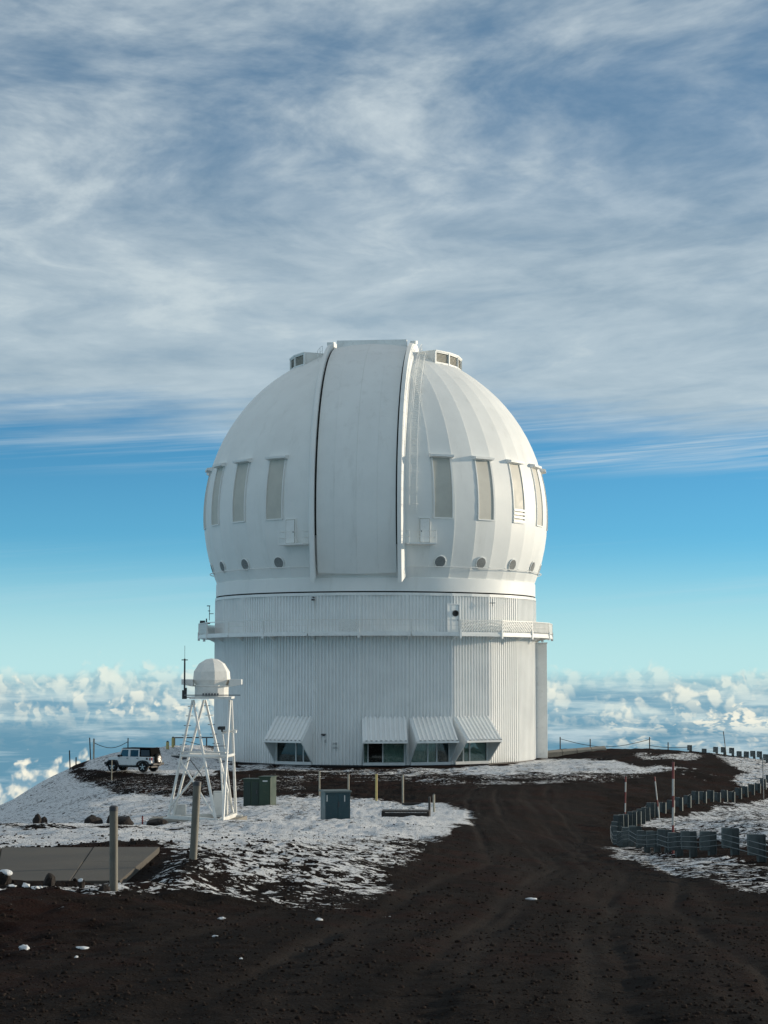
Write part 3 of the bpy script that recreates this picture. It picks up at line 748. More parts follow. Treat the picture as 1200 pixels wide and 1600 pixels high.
for i in range(NG):
    off = (i + .5) * GW; a = SL + off
    link('dome_panel', gR if i < NG // 2 else gL, dome, (0, 0, 0), a)
MB().lathe([(.01, ZC + RC * .9985), (1.6, ZC + RC * .992)], 24, cap=False).build('crown_cap', M['dome'], dome)
# tall vent panels with hoods, and round ports
def vent_window(i, shutter_low=False):
    la0, la1 = R(-4.0), R(14.9); w = GW * .40; nl = 8
    a = SL + i * GW
    vw = thing('vent_window', None, None, (0, 0, 0), a); vw.parent = dome
    pm = MB(); vs = []
    for j in range(nl + 1):
        la = la0 + (la1 - la0) * j / nl; vs += [sph(-w, la, RC + .035), sph(w, la, RC + .035)]
    pm.add(vs, [(2 * j, 2 * j + 1, 2 * j + 3, 2 * j + 2) for j in range(nl)])
    pm.build('vent_panel', M['beige'], vw, smooth=30)
    fr = MB()
    for s_ in (-1, 1):
        for j in range(nl):
            l0 = la0 + (la1 - la0) * j / nl; l1 = la0 + (la1 - la0) * (j + 1) / nl
            fr.bar(sph(s_ * w, l0, RC + .05), sph(s_ * w, l1, RC + .05), .09, .12, sph(0, 0, 1) - Vector((0, 0, ZC)))
    fr.bar(sph(-w, la0, RC + .05), sph(w, la0, RC + .05), .12, .10)
    fr.build('vent_frame', M['dome'], vw)
    hd = MB(); l = la1 + R(.5); hw = RC * math.sin(w) * math.cos(l) + .22
    c = sph(0, l, RC)
    hd.loops([c + Vector((-hw, .35, .30)), c + Vector((hw, .35, .30)), c + Vector((hw, .55, -.22)), c + Vector((-hw, .55, -.22))],
             [c + Vector((-hw, -.50, .16)), c + Vector((hw, -.50, .16)), c + Vector((hw, -.50, -.02)), c + Vector((-hw, -.50, -.02))])
    hd.build('vent_hood', M['dome'], vw)
    if shutter_low:
        for j in range(4):
            l = la0 + R(.5 + j * 1.15); MB().bar(sph(-w, l, RC + .09), sph(w, l, RC + .09), .10, .16).build('roller_slat', M['trim'], vw)
def port(i):
    a = SL + i * GW; la = R(-17.6); p = thing('round_port', None, None, (0, 0, 0), a); p.parent = dome
    n = (sph(0, la, 1) - Vector((0, 0, ZC))); c = sph(0, la, RC + .03); ux = Vector((1, 0, 0)); uy = n.cross(ux)
    ring = [c + (ux * math.cos(t) + uy * math.sin(t)) * .50 for t in [2 * math.pi * j / 24 for j in range(24)]]
    MB().path(ring, .055, 6, True).build('port_rim', M['dome'], p, smooth=40)
    inner = [c + n * .03 + (ux * math.cos(t) + uy * math.sin(t)) * .46 for t in [2 * math.pi * j / 24 for j in range(24)]]
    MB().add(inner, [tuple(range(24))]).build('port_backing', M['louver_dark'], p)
    for j in range(-5, 6):
        hw = math.sqrt(max(.01, .43 ** 2 - (j * .078) ** 2)); cc = c + uy * (j * .078) + n * .05
        MB().bar(cc - ux * hw, cc + ux * hw, .030, .034, n).build('port_slat', M['port_slat'], p)
M['port_slat'] = material('port_slat_grey', (.42, .43, .42), .6)
M['louver_dark'] = material('port_backing_grey', (.12, .125, .125), .7)  # dark grey of the disc behind the port slats
for k_ in (3.5, 5.5, 7.5, 9.5, 11.5):
    vent_window(k_, k_ == 7.5); vent_window(-k_)
    port(k_); port(-k_)
# pipe rail round the lower dome
la = R(-18.9); n = 96
MB().path([sph(2 * math.pi * j / n, la, RC + .33) for j in range(n)], .032, 5, True).build('pipe_rail', M['dome'], dome, smooth=40)
for j in range(46):
    a = SL + j * GW; MB().tube(sph(a, la, RC - .05), sph(a, la, RC + .33), .022, 5).build('rail_bracket', M['dome'], dome)
# shutter strip, side ribs, seal gap: frame of the slit (u across, t along the arc)
fw = Vector((math.sin(SL), -math.cos(SL), 0)); ux = Vector((math.cos(SL), math.sin(SL), 0)); up = Vector((0, 0, 1))
def arc(u_, t, h): 
    rho = math.sqrt((RC + h) ** 2 - u_ * u_); return ux * u_ + fw * (rho * math.cos(t)) + up * (ZC + rho * math.sin(t))
def strip(u0, u1, h, t0, t1, n, edge=.10):
    m = MB(); vs = []
    for j in range(n + 1):
        t = t0 + (t1 - t0) * j / n
        vs += [arc(u0, t, h - edge), arc(u0, t, h), arc(u1, t, h), arc(u1, t, h - edge)]
    fs = []
    for j in range(n):
        for q in range(3): fs.append((4 * j + q, 4 * j + q + 1, 4 * j + q + 5, 4 * j + q + 4))
    fs.append((0, 1, 2, 3)); return m.add(vs, fs)
sh_ = thing('shutter', None, None); sh_.parent = dome
edges = [-3.31, -1.80, .05, 1.80, 3.31]
for q, (u0, u1) in enumerate(zip(edges[:-1], edges[1:])):
    strip(u0 + .003, u1 - .003, .40 + .012 * (q % 2), R(-21.3), R(97), 34, .35).build('shutter_panel', M['shutter'], sh_, smooth=30)
for s_ in (-1, 1):
    strip(s_ * 3.39 - .085, s_ * 3.39 + .085, .30, R(-9.5) if s_ < 0 else R(-12.5), R(96), 34, .1).build('shutter_gap', M['gap'], dome)
def rib(s_):
    m = MB(); n = 40; vs = []
    sec = [(3.48, .12), (3.48, .86), (3.80, .86), (4.05, .05)]
    for j in range(n + 1):
        t = R(-23) + R(120) * j / n
        for u_, h in sec:
            if t < 0: h = h + (RC / math.cos(t) - RC) * (.55 if h > .3 else 0)
            vs.append(arc(s_ * u_, t, h))
    k_ = 4; fs = []
    for j in range(n):
        for q in range(3): fs.append((k_ * j + q, k_ * j + q + 1, k_ * j + q + k_ + 1, k_ * j + q + k_))
    fs.append((0, 1, 2, 3)); m.add(vs, fs)
    m.build('slit_rib', M['dome'], dome, smooth=30)
rib(-1); rib(1)
# header beam across the top of the shutter
t = R(78.5); c = arc(0, t, .50)
MB().box(c + Vector((0, 0, -.30)), (6.3, .6, .95), SL).build('header_beam', M['trim'], dome)
MB().bar(arc(-3.75, R(84), .9), arc(-3.75, R(76), .9), .5, .3).build('beam_end', M['dome'], dome)
MB().bar(arc(3.75, R(84), .9), arc(3.75, R(76), .9), .5, .3).build('beam_end', M['dome'], dome)
for s_ in (-1, 1):
    q = MB()
    for tt in (66, 72, 78): q.tube(arc(s_ * 4.5, R(tt), 0), arc(s_ * 4.5, R(tt), .9), .025, 5)
    q.path([arc(s_ * 4.5, R(tt), .9) for tt in (66, 72, 78)], .025, 5); q.path([arc(s_ * 4.5, R(tt), .5) for tt in (66, 72, 78)], .02, 5)
    q.build('crown_handrail', M['trim'], dome)
# curved louvred vent boxes at the crown
def crown_vent(s_):
    v_ = thing('crown_vent', None, None); v_.parent = dome
    RV = 7.8; zt = ZC + 14.48; n = 4; st = R(14.2); a0 = R(48.5)
    ang = [SL + s_ * (a0 + st * j) for j in range(n + 1)]
    r_in = 4.6
    top = MB(); vs = []
    for a in ang: vs += [pol(a, RV + .12, zt + .10), pol(a, r_in, zt + .22), pol(a, RV + .12, zt - .02), pol(a, r_in, zt + .10)]
    fs = []
    for j in range(n): fs += [(4 * j, 4 * j + 1, 4 * j + 5, 4 * j + 4), (4 * j + 2, 4 * j, 4 * j + 4, 4 * j + 6), (4 * j + 3, 4 * j + 2, 4 * j + 6, 4 * j + 7)]
    fs.append((0, 1, 3, 2)); top.add(vs, fs).build('vent_roof', M['dome'], v_)
    zb = ZC + math.sqrt(RC * RC - RV * RV) - .25
    wl = MB(); wl.loops([pol(ang[0], RV, zb), pol(ang[0], RV, zt), pol(ang[0], r_in, zt + .12), pol(ang[0], r_in, zt - .9)],
             [pol(ang[0] + s_ * .012, RV, zb), pol(ang[0] + s_ * .012, RV, zt), pol(ang[0] + s_ * .012, r_in, zt + .12), pol(ang[0] + s_ * .012, r_in, zt - .9)])
    wl.build('end_wall', M['dome'], v_)
    for j in range(n):
        p0, p1 = pol(ang[j], RV, 0), pol(ang[j + 1], RV, 0); d = (p1 - p0).normalized(); nn = Vector((0, 0, 1)).cross(d); nn = nn if nn.dot(p0) > 0 else -nn
        q = MB(); inn = -nn * .16
        q.add([p0 + inn + up * zb, p1 + inn + up * zb, p1 + inn + up * zt, p0 + inn + up * zt], [(0, 1, 2, 3)]); q.build('louver_backing', M['louver'], v_)
        f_ = MB(); f_.bar(p0 + up * zb, p0 + up * zt, .16, .16, nn); f_.bar(p0 + up * (zt - .06), p1 + up * (zt - .06), .12, .12); f_.bar(p0 + up * (zb + .32), p1 + up * (zb + .32), .12, .14); f_.build('louver_frame', M['dome'], v_)
        for e in range(7):
            z = zb + .44 + e * (zt - zb - .56) / 7
            MB().bar(p0 + up * z + inn * .4, p1 + up * z + inn * .4, .11, .022, (nn * .7 + up * .7)).build('louver_blade', M['beige'], v_)
crown_vent(1); crown_vent(-1)
# service doors with small balconies either side of the slit
def service(s_):
    a = SL + s_ * R(20.0); b = thing('service_balcony', None, None, (0, 0, 0), a); b.parent = dome
    zf = ZC + RC * math.sin(R(-12.0)); r0 = 15.2
    MB().box((s_ * .35, -r0 + .05, zf + 1.08), (1.02, .75, 2.16)).build('service_door_housing', M['dome'], b, bevel=.02)
    MB().box((s_ * .35, -r0 - .328, zf + 1.05), (.88, .02, 2.0)).build('door_seal', M['louver'], b)
    dd = MB().box((s_ * .35, -r0 - .352, zf + 1.05), (.80, .05, 1.92)).build('service_door', M['trim'], b)
    MB().box((s_ * .35 - .3 * s_, -r0 - .39, zf + 1.0), (.05, .05, .14)).build('door_handle', M['steel_dark'], dd)
    MB().box((0, -r0 - .40, zf - .05), (2.35, 1.25, .12)).build('balcony_floor', M['dome'], b)
    q = MB(); yo = -r0 - 1.0
    for x in (-1.14, 0, 1.14): q.tube((x, yo, zf), (x, yo, zf + 1.02), .024, 5)
    for x in (-1.14, 1.14):
        q.tube((x, -r0 + .1, zf), (x, -r0 + .1, zf + 1.02), .024, 5)
        for z in (.5, 1.02): q.tube((x, yo, zf + z), (x, -r0 + .1, zf + z), .022, 5)
    for z in (.5, 1.02): q.tube((-1.14, yo, zf + z), (1.14, yo, zf + z), .022, 5)
    q.build('balcony_railing', M['dome'], b)
service(1); service(-1)
# caged ladder right of the slit, a plain one left
for s_, uu in ((1, 4.75),):
    lad = thing('dome_ladder', None, None); lad.parent = dome
    ts = [R(-3 + 2.6 * j) for j in range(30)]
    for du in (-.24, .24): MB().path([arc(s_ * uu + du, t, .22) for t in ts], .028, 5).build('ladder_stile', M['dome'], lad)
    q = MB()
    for j in range(74):
        t = R(-3 + 75.4 * j / 74); q.tube(arc(s_ * uu - .24, t, .22), arc(s_ * uu + .24, t, .22), .018, 5)
    q.build('ladder_rungs', M['dome'], lad); 
    for j in range(14):
        t = R(0 + 72 * j / 14); pp = [arc(s_ * uu + .42 * math.cos(e), t, .22 + .62 * math.sin(e)) for e in [math.pi * w / 6 for w in range(7)]]
        MB().path(pp, .013, 4).build('cage_hoop', M['dome'], lad)
    for du, h in ((-.3, .66), (.3, .66)): MB().path([arc(s_ * uu + du, t, h) for t in ts[1:]], .016, 4).build('cage_strip', M['dome'], lad)

# ------------------------------------------------------------------ weather tower with radome
TD = 75.0
def tw(zx, dd=0.0): return ((240 + zx / 5.333) - 600) / F * (TD + dd) * 1.0098
tc0 = at(326, TD, 0.0); TX, TZ = tc0.x, gz(tc0.x, TD) + .10
tower = thing('weather_tower', 'white tubular tripod tower carrying a small faceted radome, on the snow', 'tower', (TX, TD, TZ))
Lb, Nb, Rb = Vector((tw(168) - TX, -.25, 0)), Vector((tw(578, -2) - TX, -2.1, 0)), Vector((tw(704, 1) - TX, .95, 0))
HT_ = 4.55
T1, T2, T3 = Vector((tw(364) - TX, -.75, HT_)), Vector((tw(428) - TX, .65, HT_)), Vector((tw(664) - TX, -.55, HT_))
legs = [(Lb + Vector((-.03, 0, 0)), T1), (Lb + Vector((.12, .08, 0)), T2), (Nb + Vector((-.13, 0, 0)), T1 + Vector((.03, -.03, 0))), (Nb + Vector((.12, .03, 0)), T3), (Rb + Vector((.03, 0, 0)), T3 + Vector((.05, .08, 0))), (Rb + Vector((-.06, .1, 0)), T2 + Vector((.05, .05, 0)))]
for p, q in legs: MB().tube(p, q, .054, 10, .049).build('leg', M['steel_white'], tower, smooth=40)
def onleg(i, f): return legs[i][0].lerp(legs[i][1], f)
FM = .535
for a, b in ((0, 2), (3, 4), (1, 5)): MB().tube(onleg(a, FM), onleg(b, FM), .062, 10).build('cross_beam', M['steel_white'], tower, smooth=40)
MB().tube(onleg(2, FM), onleg(3, FM), .07, 10).build('cross_beam', M['steel_white'], tower, smooth=40)
MB().bar(onleg(0, FM + .03), onleg(3, FM + .03), .30, .05).build('catwalk_plank', M['grey_box'], tower)
for (a, fa, b, fb) in ((0, FM - .04, 2, .04), (2, FM - .06, 0, .10), (3, FM - .06, 5, .06), (5, FM - .08, 3, .12)):
    MB().tube(onleg(a, fa), onleg(b, fb), .038, 8).build('brace', M['steel_white'], tower, smooth=40)
for i in (0, 5):
    for f in np.linspace(.30, .95, 9):
        p = onleg(i, float(f)); MB().tube(p - Vector((.14, 0, 0)), p + Vector((.14, 0, 0)), .013, 5).build('step_peg', M['steel_dark'], tower)
for p, nm in ((Lb, 0), (Nb, 1), (Rb, 2)): MB().box(p + Vector((.03, .03, .03)), (.48, .30, .06)).build('foot_plate', M['steel_white'], tower)
# base frame and foundation
for a, b in ((Lb, Nb), (Nb, Rb), (Lb, Rb)): MB().bar(a + Vector((0, 0, .07)), b + Vector((0, 0, .07)), .14, .14).build('base_rail', M['steel_white'], tower)
fo = [Lb + Vector((-.75, -.25, 0)), Nb + Vector((-.1, -.35, 0)), Nb + Vector((.35, -.1, 0)), Rb + Vector((.45, .4, 0)), Lb + Vector((.6, 1.6, 0)), Lb + Vector((-.75, 1.2, 0))]
MB().loops([p + Vector((0, 0, -.45)) for p in fo], [p + Vector((0, 0, .0)) for p in fo]).build('foundation', M['concrete_edge'], tower, bevel=.02)
# platform
pc = (T1 + T3) / 2 + Vector((0, .35, .10))
MB().box(pc, (1.62, 1.5, .09)).build('platform', M['steel_white'], tower, bevel=.01)
MB().bar(pc + Vector((-1.0, -.78, .10)), pc + Vector((1.15, -.78, .10)), .03, .04).build('platform_rail', M['cable'], tower)
for x in np.linspace(-.28, .28, 6): MB().box(pc + Vector((float(x), -.70, .12)), (.06, .05, .10)).build('turnbuckle', M['steel_dark'], tower)
# radome: low-sided drum and faceted fabric dome, hinged flaps open on both sides
rc = pc + Vector((-.02, .0, .045))
MB().lathe([(.655, 0), (.655, .36), (.69, .40), (.69, .44)], 14, c=rc).build('radome_drum', M['fabric'], tower)
rad = MB(); prof = [(.63, .42), (.73, .64), (.70, .96), (.50, 1.27), (.24, 1.43), (.02, 1.47)]
rad.lathe(prof, 8, R(14), R(374), c=rc); rad.build('radome', M['fabric'], tower)
for s_ in (-1, 1):
    fl = MB(); x0 = rc.x + s_ * .70; x1 = rc.x + s_ * (1.15 if s_ < 0 else 1.17)
    fl.loops([(x0, rc.y - .35, rc.z + .38), (x0, rc.y - .35, rc.z + .66), (x0, rc.y + .35, rc.z + .66), (x0, rc.y + .35, rc.z + .38)],
             [(x1, rc.y - .28, rc.z + .46), (x1, rc.y - .28, rc.z + .66), (x1, rc.y + .28, rc.z + .66), (x1, rc.y + .28, rc.z + .46)])
    fl.build('side_arm', M['steel_white'], tower, bevel=.012)
an = Vector((tw(298) - TX, -.8, HT_)); 
MB().tube(an + Vector((0, 0, .1)), an + Vector((0, 0, 1.60)), .032, 8).tube(an + Vector((0, 0, 1.6)), an + Vector((0, 0, 2.1)), .008, 5).box(an + Vector((0, 0, 1.55)), (.24, .06, .035)).build('whip_antenna', M['antenna'], tower)
MB().box(an + Vector((0, 0, .22)), (.17, .17, .34)).box(an + Vector((.04, 0, .42)), (.1, .1, .12)).build('antenna_box', M['antenna'], tower)
MB().bar(an + Vector((0, 0, .12)), T1 + Vector((.3, 0, .12)), .04, .04).build('antenna_arm', M['cable'], tower)
cm = Vector((tw(610) - TX, -.75, 3.35))
MB().tube(cm + Vector((-.05, 0, -.03)), cm + Vector((.55, .1, .05)), .05, 8).tube(cm + Vector((.45, 0, .05)), cm + Vector((.45, 0, -.05)), .09, 8).tube(cm + Vector((0, 0, -.1)), cm + Vector((.08, 0, -.65)), .03, 6).build('camera_arm', M['steel_white'], tower, smooth=40)
MB().box(cm + Vector((-.02, -.05, .14)), (.24, .16, .13)).tube(cm + Vector((-.02, -.04, 0)), cm + Vector((-.02, -.04, .12)), .04, 8).tube(cm + Vector((-.14, -.05, .13)), cm + Vector((-.19, -.05, .13)), .06, 8).build('security_camera', M['antenna'], tower)
MB().box(Vector((tw(245) - TX, .1, .28)), (.48, .42, .5)).build('equipment_box', M['grey_box'], tower, bevel=.015)
cb = MB().box(Vector((tw(578) - TX, .35, .52)), (.56, .50, 1.0)).build('equipment_cabinet', M['grey_box'], tower, bevel=.015)
MB().box(Vector((tw(578) - TX, .09, .55)), (.48, .02, .86)).build('cabinet_door', M['fabric'], cb)
MB().path([onleg(0, .5) + Vector((.25, 0, -.1)), onleg(2, .5) + Vector((-.55, 0, .03)), onleg(2, .42) + Vector((-.2, .05, -.15)), onleg(2, .36) + Vector((-.1, .1, -.3)), Vector((tw(410) - TX, .1, 1.2)), Vector((tw(395) - TX, .2, .3))], .016, 5).build('hanging_cable', M['antenna'], tower)
MB().path([onleg(3, .62), onleg(3, .62).lerp(onleg(0, .66), .5) + Vector((0, 0, -.12)), onleg(0, .66)], .012, 5).build('hanging_cable', M['antenna'], tower)

# ------------------------------------------------------------------ cabinets and pads on the snow
def cabinet_teal():
    p = at(524, 80, .06); t = thing('transformer_cabinet', 'squat dark teal steel cabinet standing alone on the snow', 'cabinet', p, R(14))
    bx_ = MB().box((0, 0, .62), (1.05, .95, 1.20)).build('cabinet_body', M['teal'], t, bevel=.02)
    MB().box((0, .0, 1.245), (1.15, 1.05, .07)).build('lid', M['teal_top'], t, bevel=.015)
    for x in (-.26, .26): MB().box((x, -.485, .60), (.50, .025, 1.06)).build('door', M['teal'], t)
    MB().box((.03, -.51, .72), (.03, .04, .22)).build('door_handle', M['steel_dark'], t)
    for x, z in ((-.46, .98), (.28, .96)): MB().box((x, -.503, z), (.035, .006, .26)).build('scuff_sticker', M['sign'], t)
    MB().box((0, 0, -.02), (1.3, 1.15, .12)).build('pad', M['concrete_edge'], t)
cabinet_teal()
def cabinet_green():
    p = at(405, 100, .08); t = thing('switch_cabinet', 'tall green electrical cabinet behind the weather tower', 'cabinet', p, R(-14))
    MB().box((-.28, .1, .74), (.95, .85, 1.46)).build('cabinet_body', M['green'], t, bevel=.02)
    MB().box((.45, .02, .80), (.62, 1.0, 1.60)).build('tall_bay', M['green'], t, bevel=.02)
    for x in (-.55, -.10): MB().box((x, -.34, .72), (.36, .03, 1.25)).build('door', M['green_dark'], t)
    MB().box((-.02, -.36, .85), (.05, .05, .2)).build('door_handle', M['steel_dark'], t)
    MB().box((-.32, .1, 1.49), (1.05, .95, .05)).build('lid', M['green'], t)
    MB().box((.45, .02, 1.625), (.70, 1.06, .05)).build('lid', M['green'], t)
    MB().box((.47, -.495, 1.42), (.26, .012, .07)).build('label_plate', M['sign'], t)
    MB().box((.45, -.49, .8), (.5, .02, 1.3)).build('door', M['green'], t)
    MB().box((.05, .05, -.02), (1.7, 1.3, .14)).build('pad', M['concrete_edge'], t)
cabinet_green()
p = at(634, 82, .02); t = thing('timber_vault', 'low black timber box half buried in snow near two short stakes', 'vault', p, R(-3))
for j in range(3): MB().box((0, -.55, .04 + j * .105), (2.0 - .05 * j, .10, .10)).build('plank', M['timber'], t)
for j in range(7): MB().box((-.86 + j * .287, 0, .34), (.275, 1.1, .05)).build('plank', M['timber'], t)
for s_ in (-1, 1): MB().box((s_ * .95, 0, .15), (.1, 1.1, .3)).build('end_board', M['timber'], t)
p = at(645, 97, .0); t = thing('timber_mat', 'flat dark plank lying in the snow by the pale posts', 'plank', p, R(8)); MB().box((0, 0, .04), (.9, .22, .10)).build('board', M['timber'], t); MB().box((-.1, .28, .03), (.8, .2, .08)).build('board', M['timber'], t)

# concrete slab of four cast bays
cn = SLAB
slab = thing('concrete_slab', 'flat grey cracked concrete slab behind the upright pipe bollard', 'slab', (cn[1].x, cn[1].y, SZ))
o_ = Vector((cn[1].x, cn[1].y))
def lerp2(a, b, f): return a * (1 - f) + b * f
far_e = lambda f: lerp2(cn[0], cn[4], f); near_e = lambda f: lerp2(cn[1], Vector((cn[3].x, cn[2].y)), f)
fr_ = [(0, 0), (.155, .13), (.37, .325), (.68, .66), (1, 1)]
rows = [0, .52, 1.0]
for (f0, n0), (f1, n1) in zip(fr_[:-1], fr_[1:]):
    for r0, r1 in zip(rows[:-1], rows[1:]):
        q = [lerp2(near_e(n0), far_e(f0), r0), lerp2(near_e(n1), far_e(f1), r0), lerp2(near_e(n1), far_e(f1), r1), lerp2(near_e(n0), far_e(f0), r1)]
        c_ = sum(q, Vector((0, 0))) / 4; q = [(c_ + (w - c_) * (1 - .012 / max(.5, (w - c_).length))) - o_ for w in q]
        dz_ = random.uniform(-.008, .008)
        MB().loops([(w.x, w.y, -.30) for w in q], [(w.x, w.y, dz_) for w in q]).build('slab_bay', M['concrete'], slab, bevel=.012)

# low concrete kerb wall by the right flank
q0, q1 = at(857, 177, .1), at(949, 178, .1)
t = thing('kerb_wall', 'low weathered concrete wall on dark cinders beside the observatory shaft', 'wall', q0)
d_ = q1 - q0
for j in range(4):
    a_, b_ = d_ * (j / 4 + .004), d_ * ((j + 1) / 4 - .004)
    MB().loops([a_ + Vector((0, 0, -.3)), b_ + Vector((0, 0, -.3)), b_ + Vector((.1, 2.4, -.3)), a_ + Vector((.1, 2.4, -.3))],
               [a_ + Vector((0, .25, .50 - .05 * j)), b_ + Vector((0, .25, .45 - .05 * j)), b_ + Vector((.1, 2.4, .58 - .05 * j)), a_ + Vector((.1, 2.4, .62 - .05 * j))]).build('wall_block', M['concrete_edge'], t, bevel=.02)

# ------------------------------------------------------------------ pipe bollards in front
def bollard(px_, d, h, r, lean, label, cap=True):
    p = at(px_, d, .12); t = thing('pipe_bollard', label, 'bollard', p)
    top = Vector((lean[0], lean[1], h + .12))
    MB().tube((0, 0, 0), top, r, 20).build('pipe', M['pipe'], t, smooth=50)
    MB().tube(top * .965, top * 1.0 + Vector((0, 0, .012)), r * 1.07, 20).tube(top + Vector((0, 0, .012)), top + Vector((0, 0, .03)), r * .98, 20, r * .7).build('cap', M['steel_dark'], t, smooth=50)
    sn = MB(); sn.lathe([(r * 2.6, 0), (r * 1.9, .06), (r * 1.0, .09)], 12, c=(.05, -.06, .09)); return t
bollard(179.5, 26.5, 1.13, .057, (-.015, 0), 'upright weathered pipe bollard in front of the concrete slab')
bollard(302, 31, 1.20, .062, (.05, .12), 'leaning weathered pipe bollard in front of the weather tower')

# ------------------------------------------------------------------ thin stakes
def stake(px_, d, h, r, mat, label, group=None, lean=0.0, cat='post', name='marker_stake'):
    p = at(px_, d, .15); t = thing(name, label, cat, p, 0, group)
    MB().tube((0, 0, 0), (lean, 0, h + .15), r, 8).build('shaft', M[mat], t, smooth=50)
    MB().tube((lean, 0, h + .15), (lean, 0, h + .15 + r * .8), r * .95, 8, r * .5).build('tip', M['steel_dark'], t)
    return t
gp = 'pale stakes across the snow in front of the building'
stake(499, 108, 1.36, .045, 'post_pale', 'pale slim stake between the green and the teal cabinet', gp); stake(544.5, 106, 1.36, .05, 'post_pale', 'pale stake half hidden behind the teal cabinet', gp); stake(629.5, 100, 1.46, .05, 'post_pale', 'tall pale stake between the yellowish stake and the short stakes', gp)
stake(588, 103, 1.42, .06, 'yellow', 'yellowish thicker stake in the row in front of the observatory windows')
stake(678, 88, .78, .05, 'post_pale', 'short pale stake beside the road edge near the timber box')
stake(671, 82.5, .80, .05, 'post_dark', 'short dark stake at the end of the timber box')
stake(174, 140, 1.45, .035, 'post_pale', 'thin pale stake beside the front wheel of the white off-road car')
stake(389, 129, .5, .04, 'post_dark', 'tiny dark stake behind the green cabinet')
stake(223, 72.5, .42, .03, 'red', 'tiny reddish stake on the snow by the tower foundation')
gl_ = 'dark thin poles on the left rim'
for px_, d, h, le, lab in ((109, 158, 1.5, -.08, 'leaning dark pole at the outer end of the snowy left rim'), (118, 160, .7, 0, 'shortest dark stub pole on the snowy left rim'), (141, 166, 1.95, -.12, 'leaning dark pole right beside the pale rope post'), (199, 176, 1.3, 0, 'dark pole rising behind the off-road car windscreen')):
    stake(px_, d, h, .05, 'post_dark', lab, gl_, le)
pl = stake(145.5, 163, 1.7, .075, 'post_pale', 'pale rope post on the snowy rim beyond the off-road car hood')
q = at(199, 176, -1.0); q0 = at(145.5, 163, -1.4)
MB().path([q0.lerp(q, f) + Vector((0, 0, -.5 * math.sin(math.pi * f))) for f in np.linspace(0, 1, 9)], .03, 5).build('barrier_rope', M['post_dark'])
tag(bpy.data.objects['barrier_rope'], 'sagging rope between rim posts behind the white off-road car', 'rope')
for px_, d, h, lab in ((261, 176, .62, 'shorter faded yellow bollard on the snow behind the off-road car'), (269.5, 180, .9, 'taller faded yellow bollard on the snow behind the off-road car')):
    stake(px_, d, h, .14, 'yellow', lab, None, 0, 'bollard', 'yellow_bollard')
t = thing('steel_frame', 'low dark barrier rail on the rim behind the weather tower', 'barrier', at(272, 188, .05))
MB().bar((0, 0, .95), (6.5, -2, 1.05), .12, .12).build('top_bar', M['steel_dark'], t)
for x in (0, 3.2, 6.4): MB().box((x, -x * .3, .45), (.12, .12, 1.1)).build('upright', M['steel_dark'], t)
t = thing('hatch_box', 'low dark hatch on the snow between off-road car and tower', 'hatch', at(281, 168, .05)); MB().box((0, 0, .2), (1.5, .9, .32)).build('hatch_body', M['steel_dark'], t, bevel=.03); MB().box((0, 0, .39), (1.55, .95, .05)).build('lid', M['grey_box'], t)
# right-hand rope line on the horizon
gr = 'dark rope posts on the rim right of the observatory'
prev = None
for px_, d, h in ((876, 189, 1.35), (923, 190, 1.1), (1016, 191, 1.40), (1045, 191, 1.0)):
    stake(px_, d, h, .055, 'post_dark', 'dark rope post on the bare rim right of the observatory', gr)
for (pa, da), (pb, db), sag, hz in (((876, 189), (1016, 191), .75, 1.2), ((1016, 191), (1082, 188), .15, .6)):
    a_, b_ = at(pa, da, -hz), at(pb, db, -hz)
    o = MB().path([a_.lerp(b_, f) + Vector((0, 0, -sag * math.sin(math.pi * f))) for f in np.linspace(0, 1, 13)], .028, 5).build('rim_rope', M['post_dark'])
    tag(o, 'rope sagging between the dark posts right of the observatory' if sag > .5 else 'taut rope running to the first far guardrail post', 'rope')

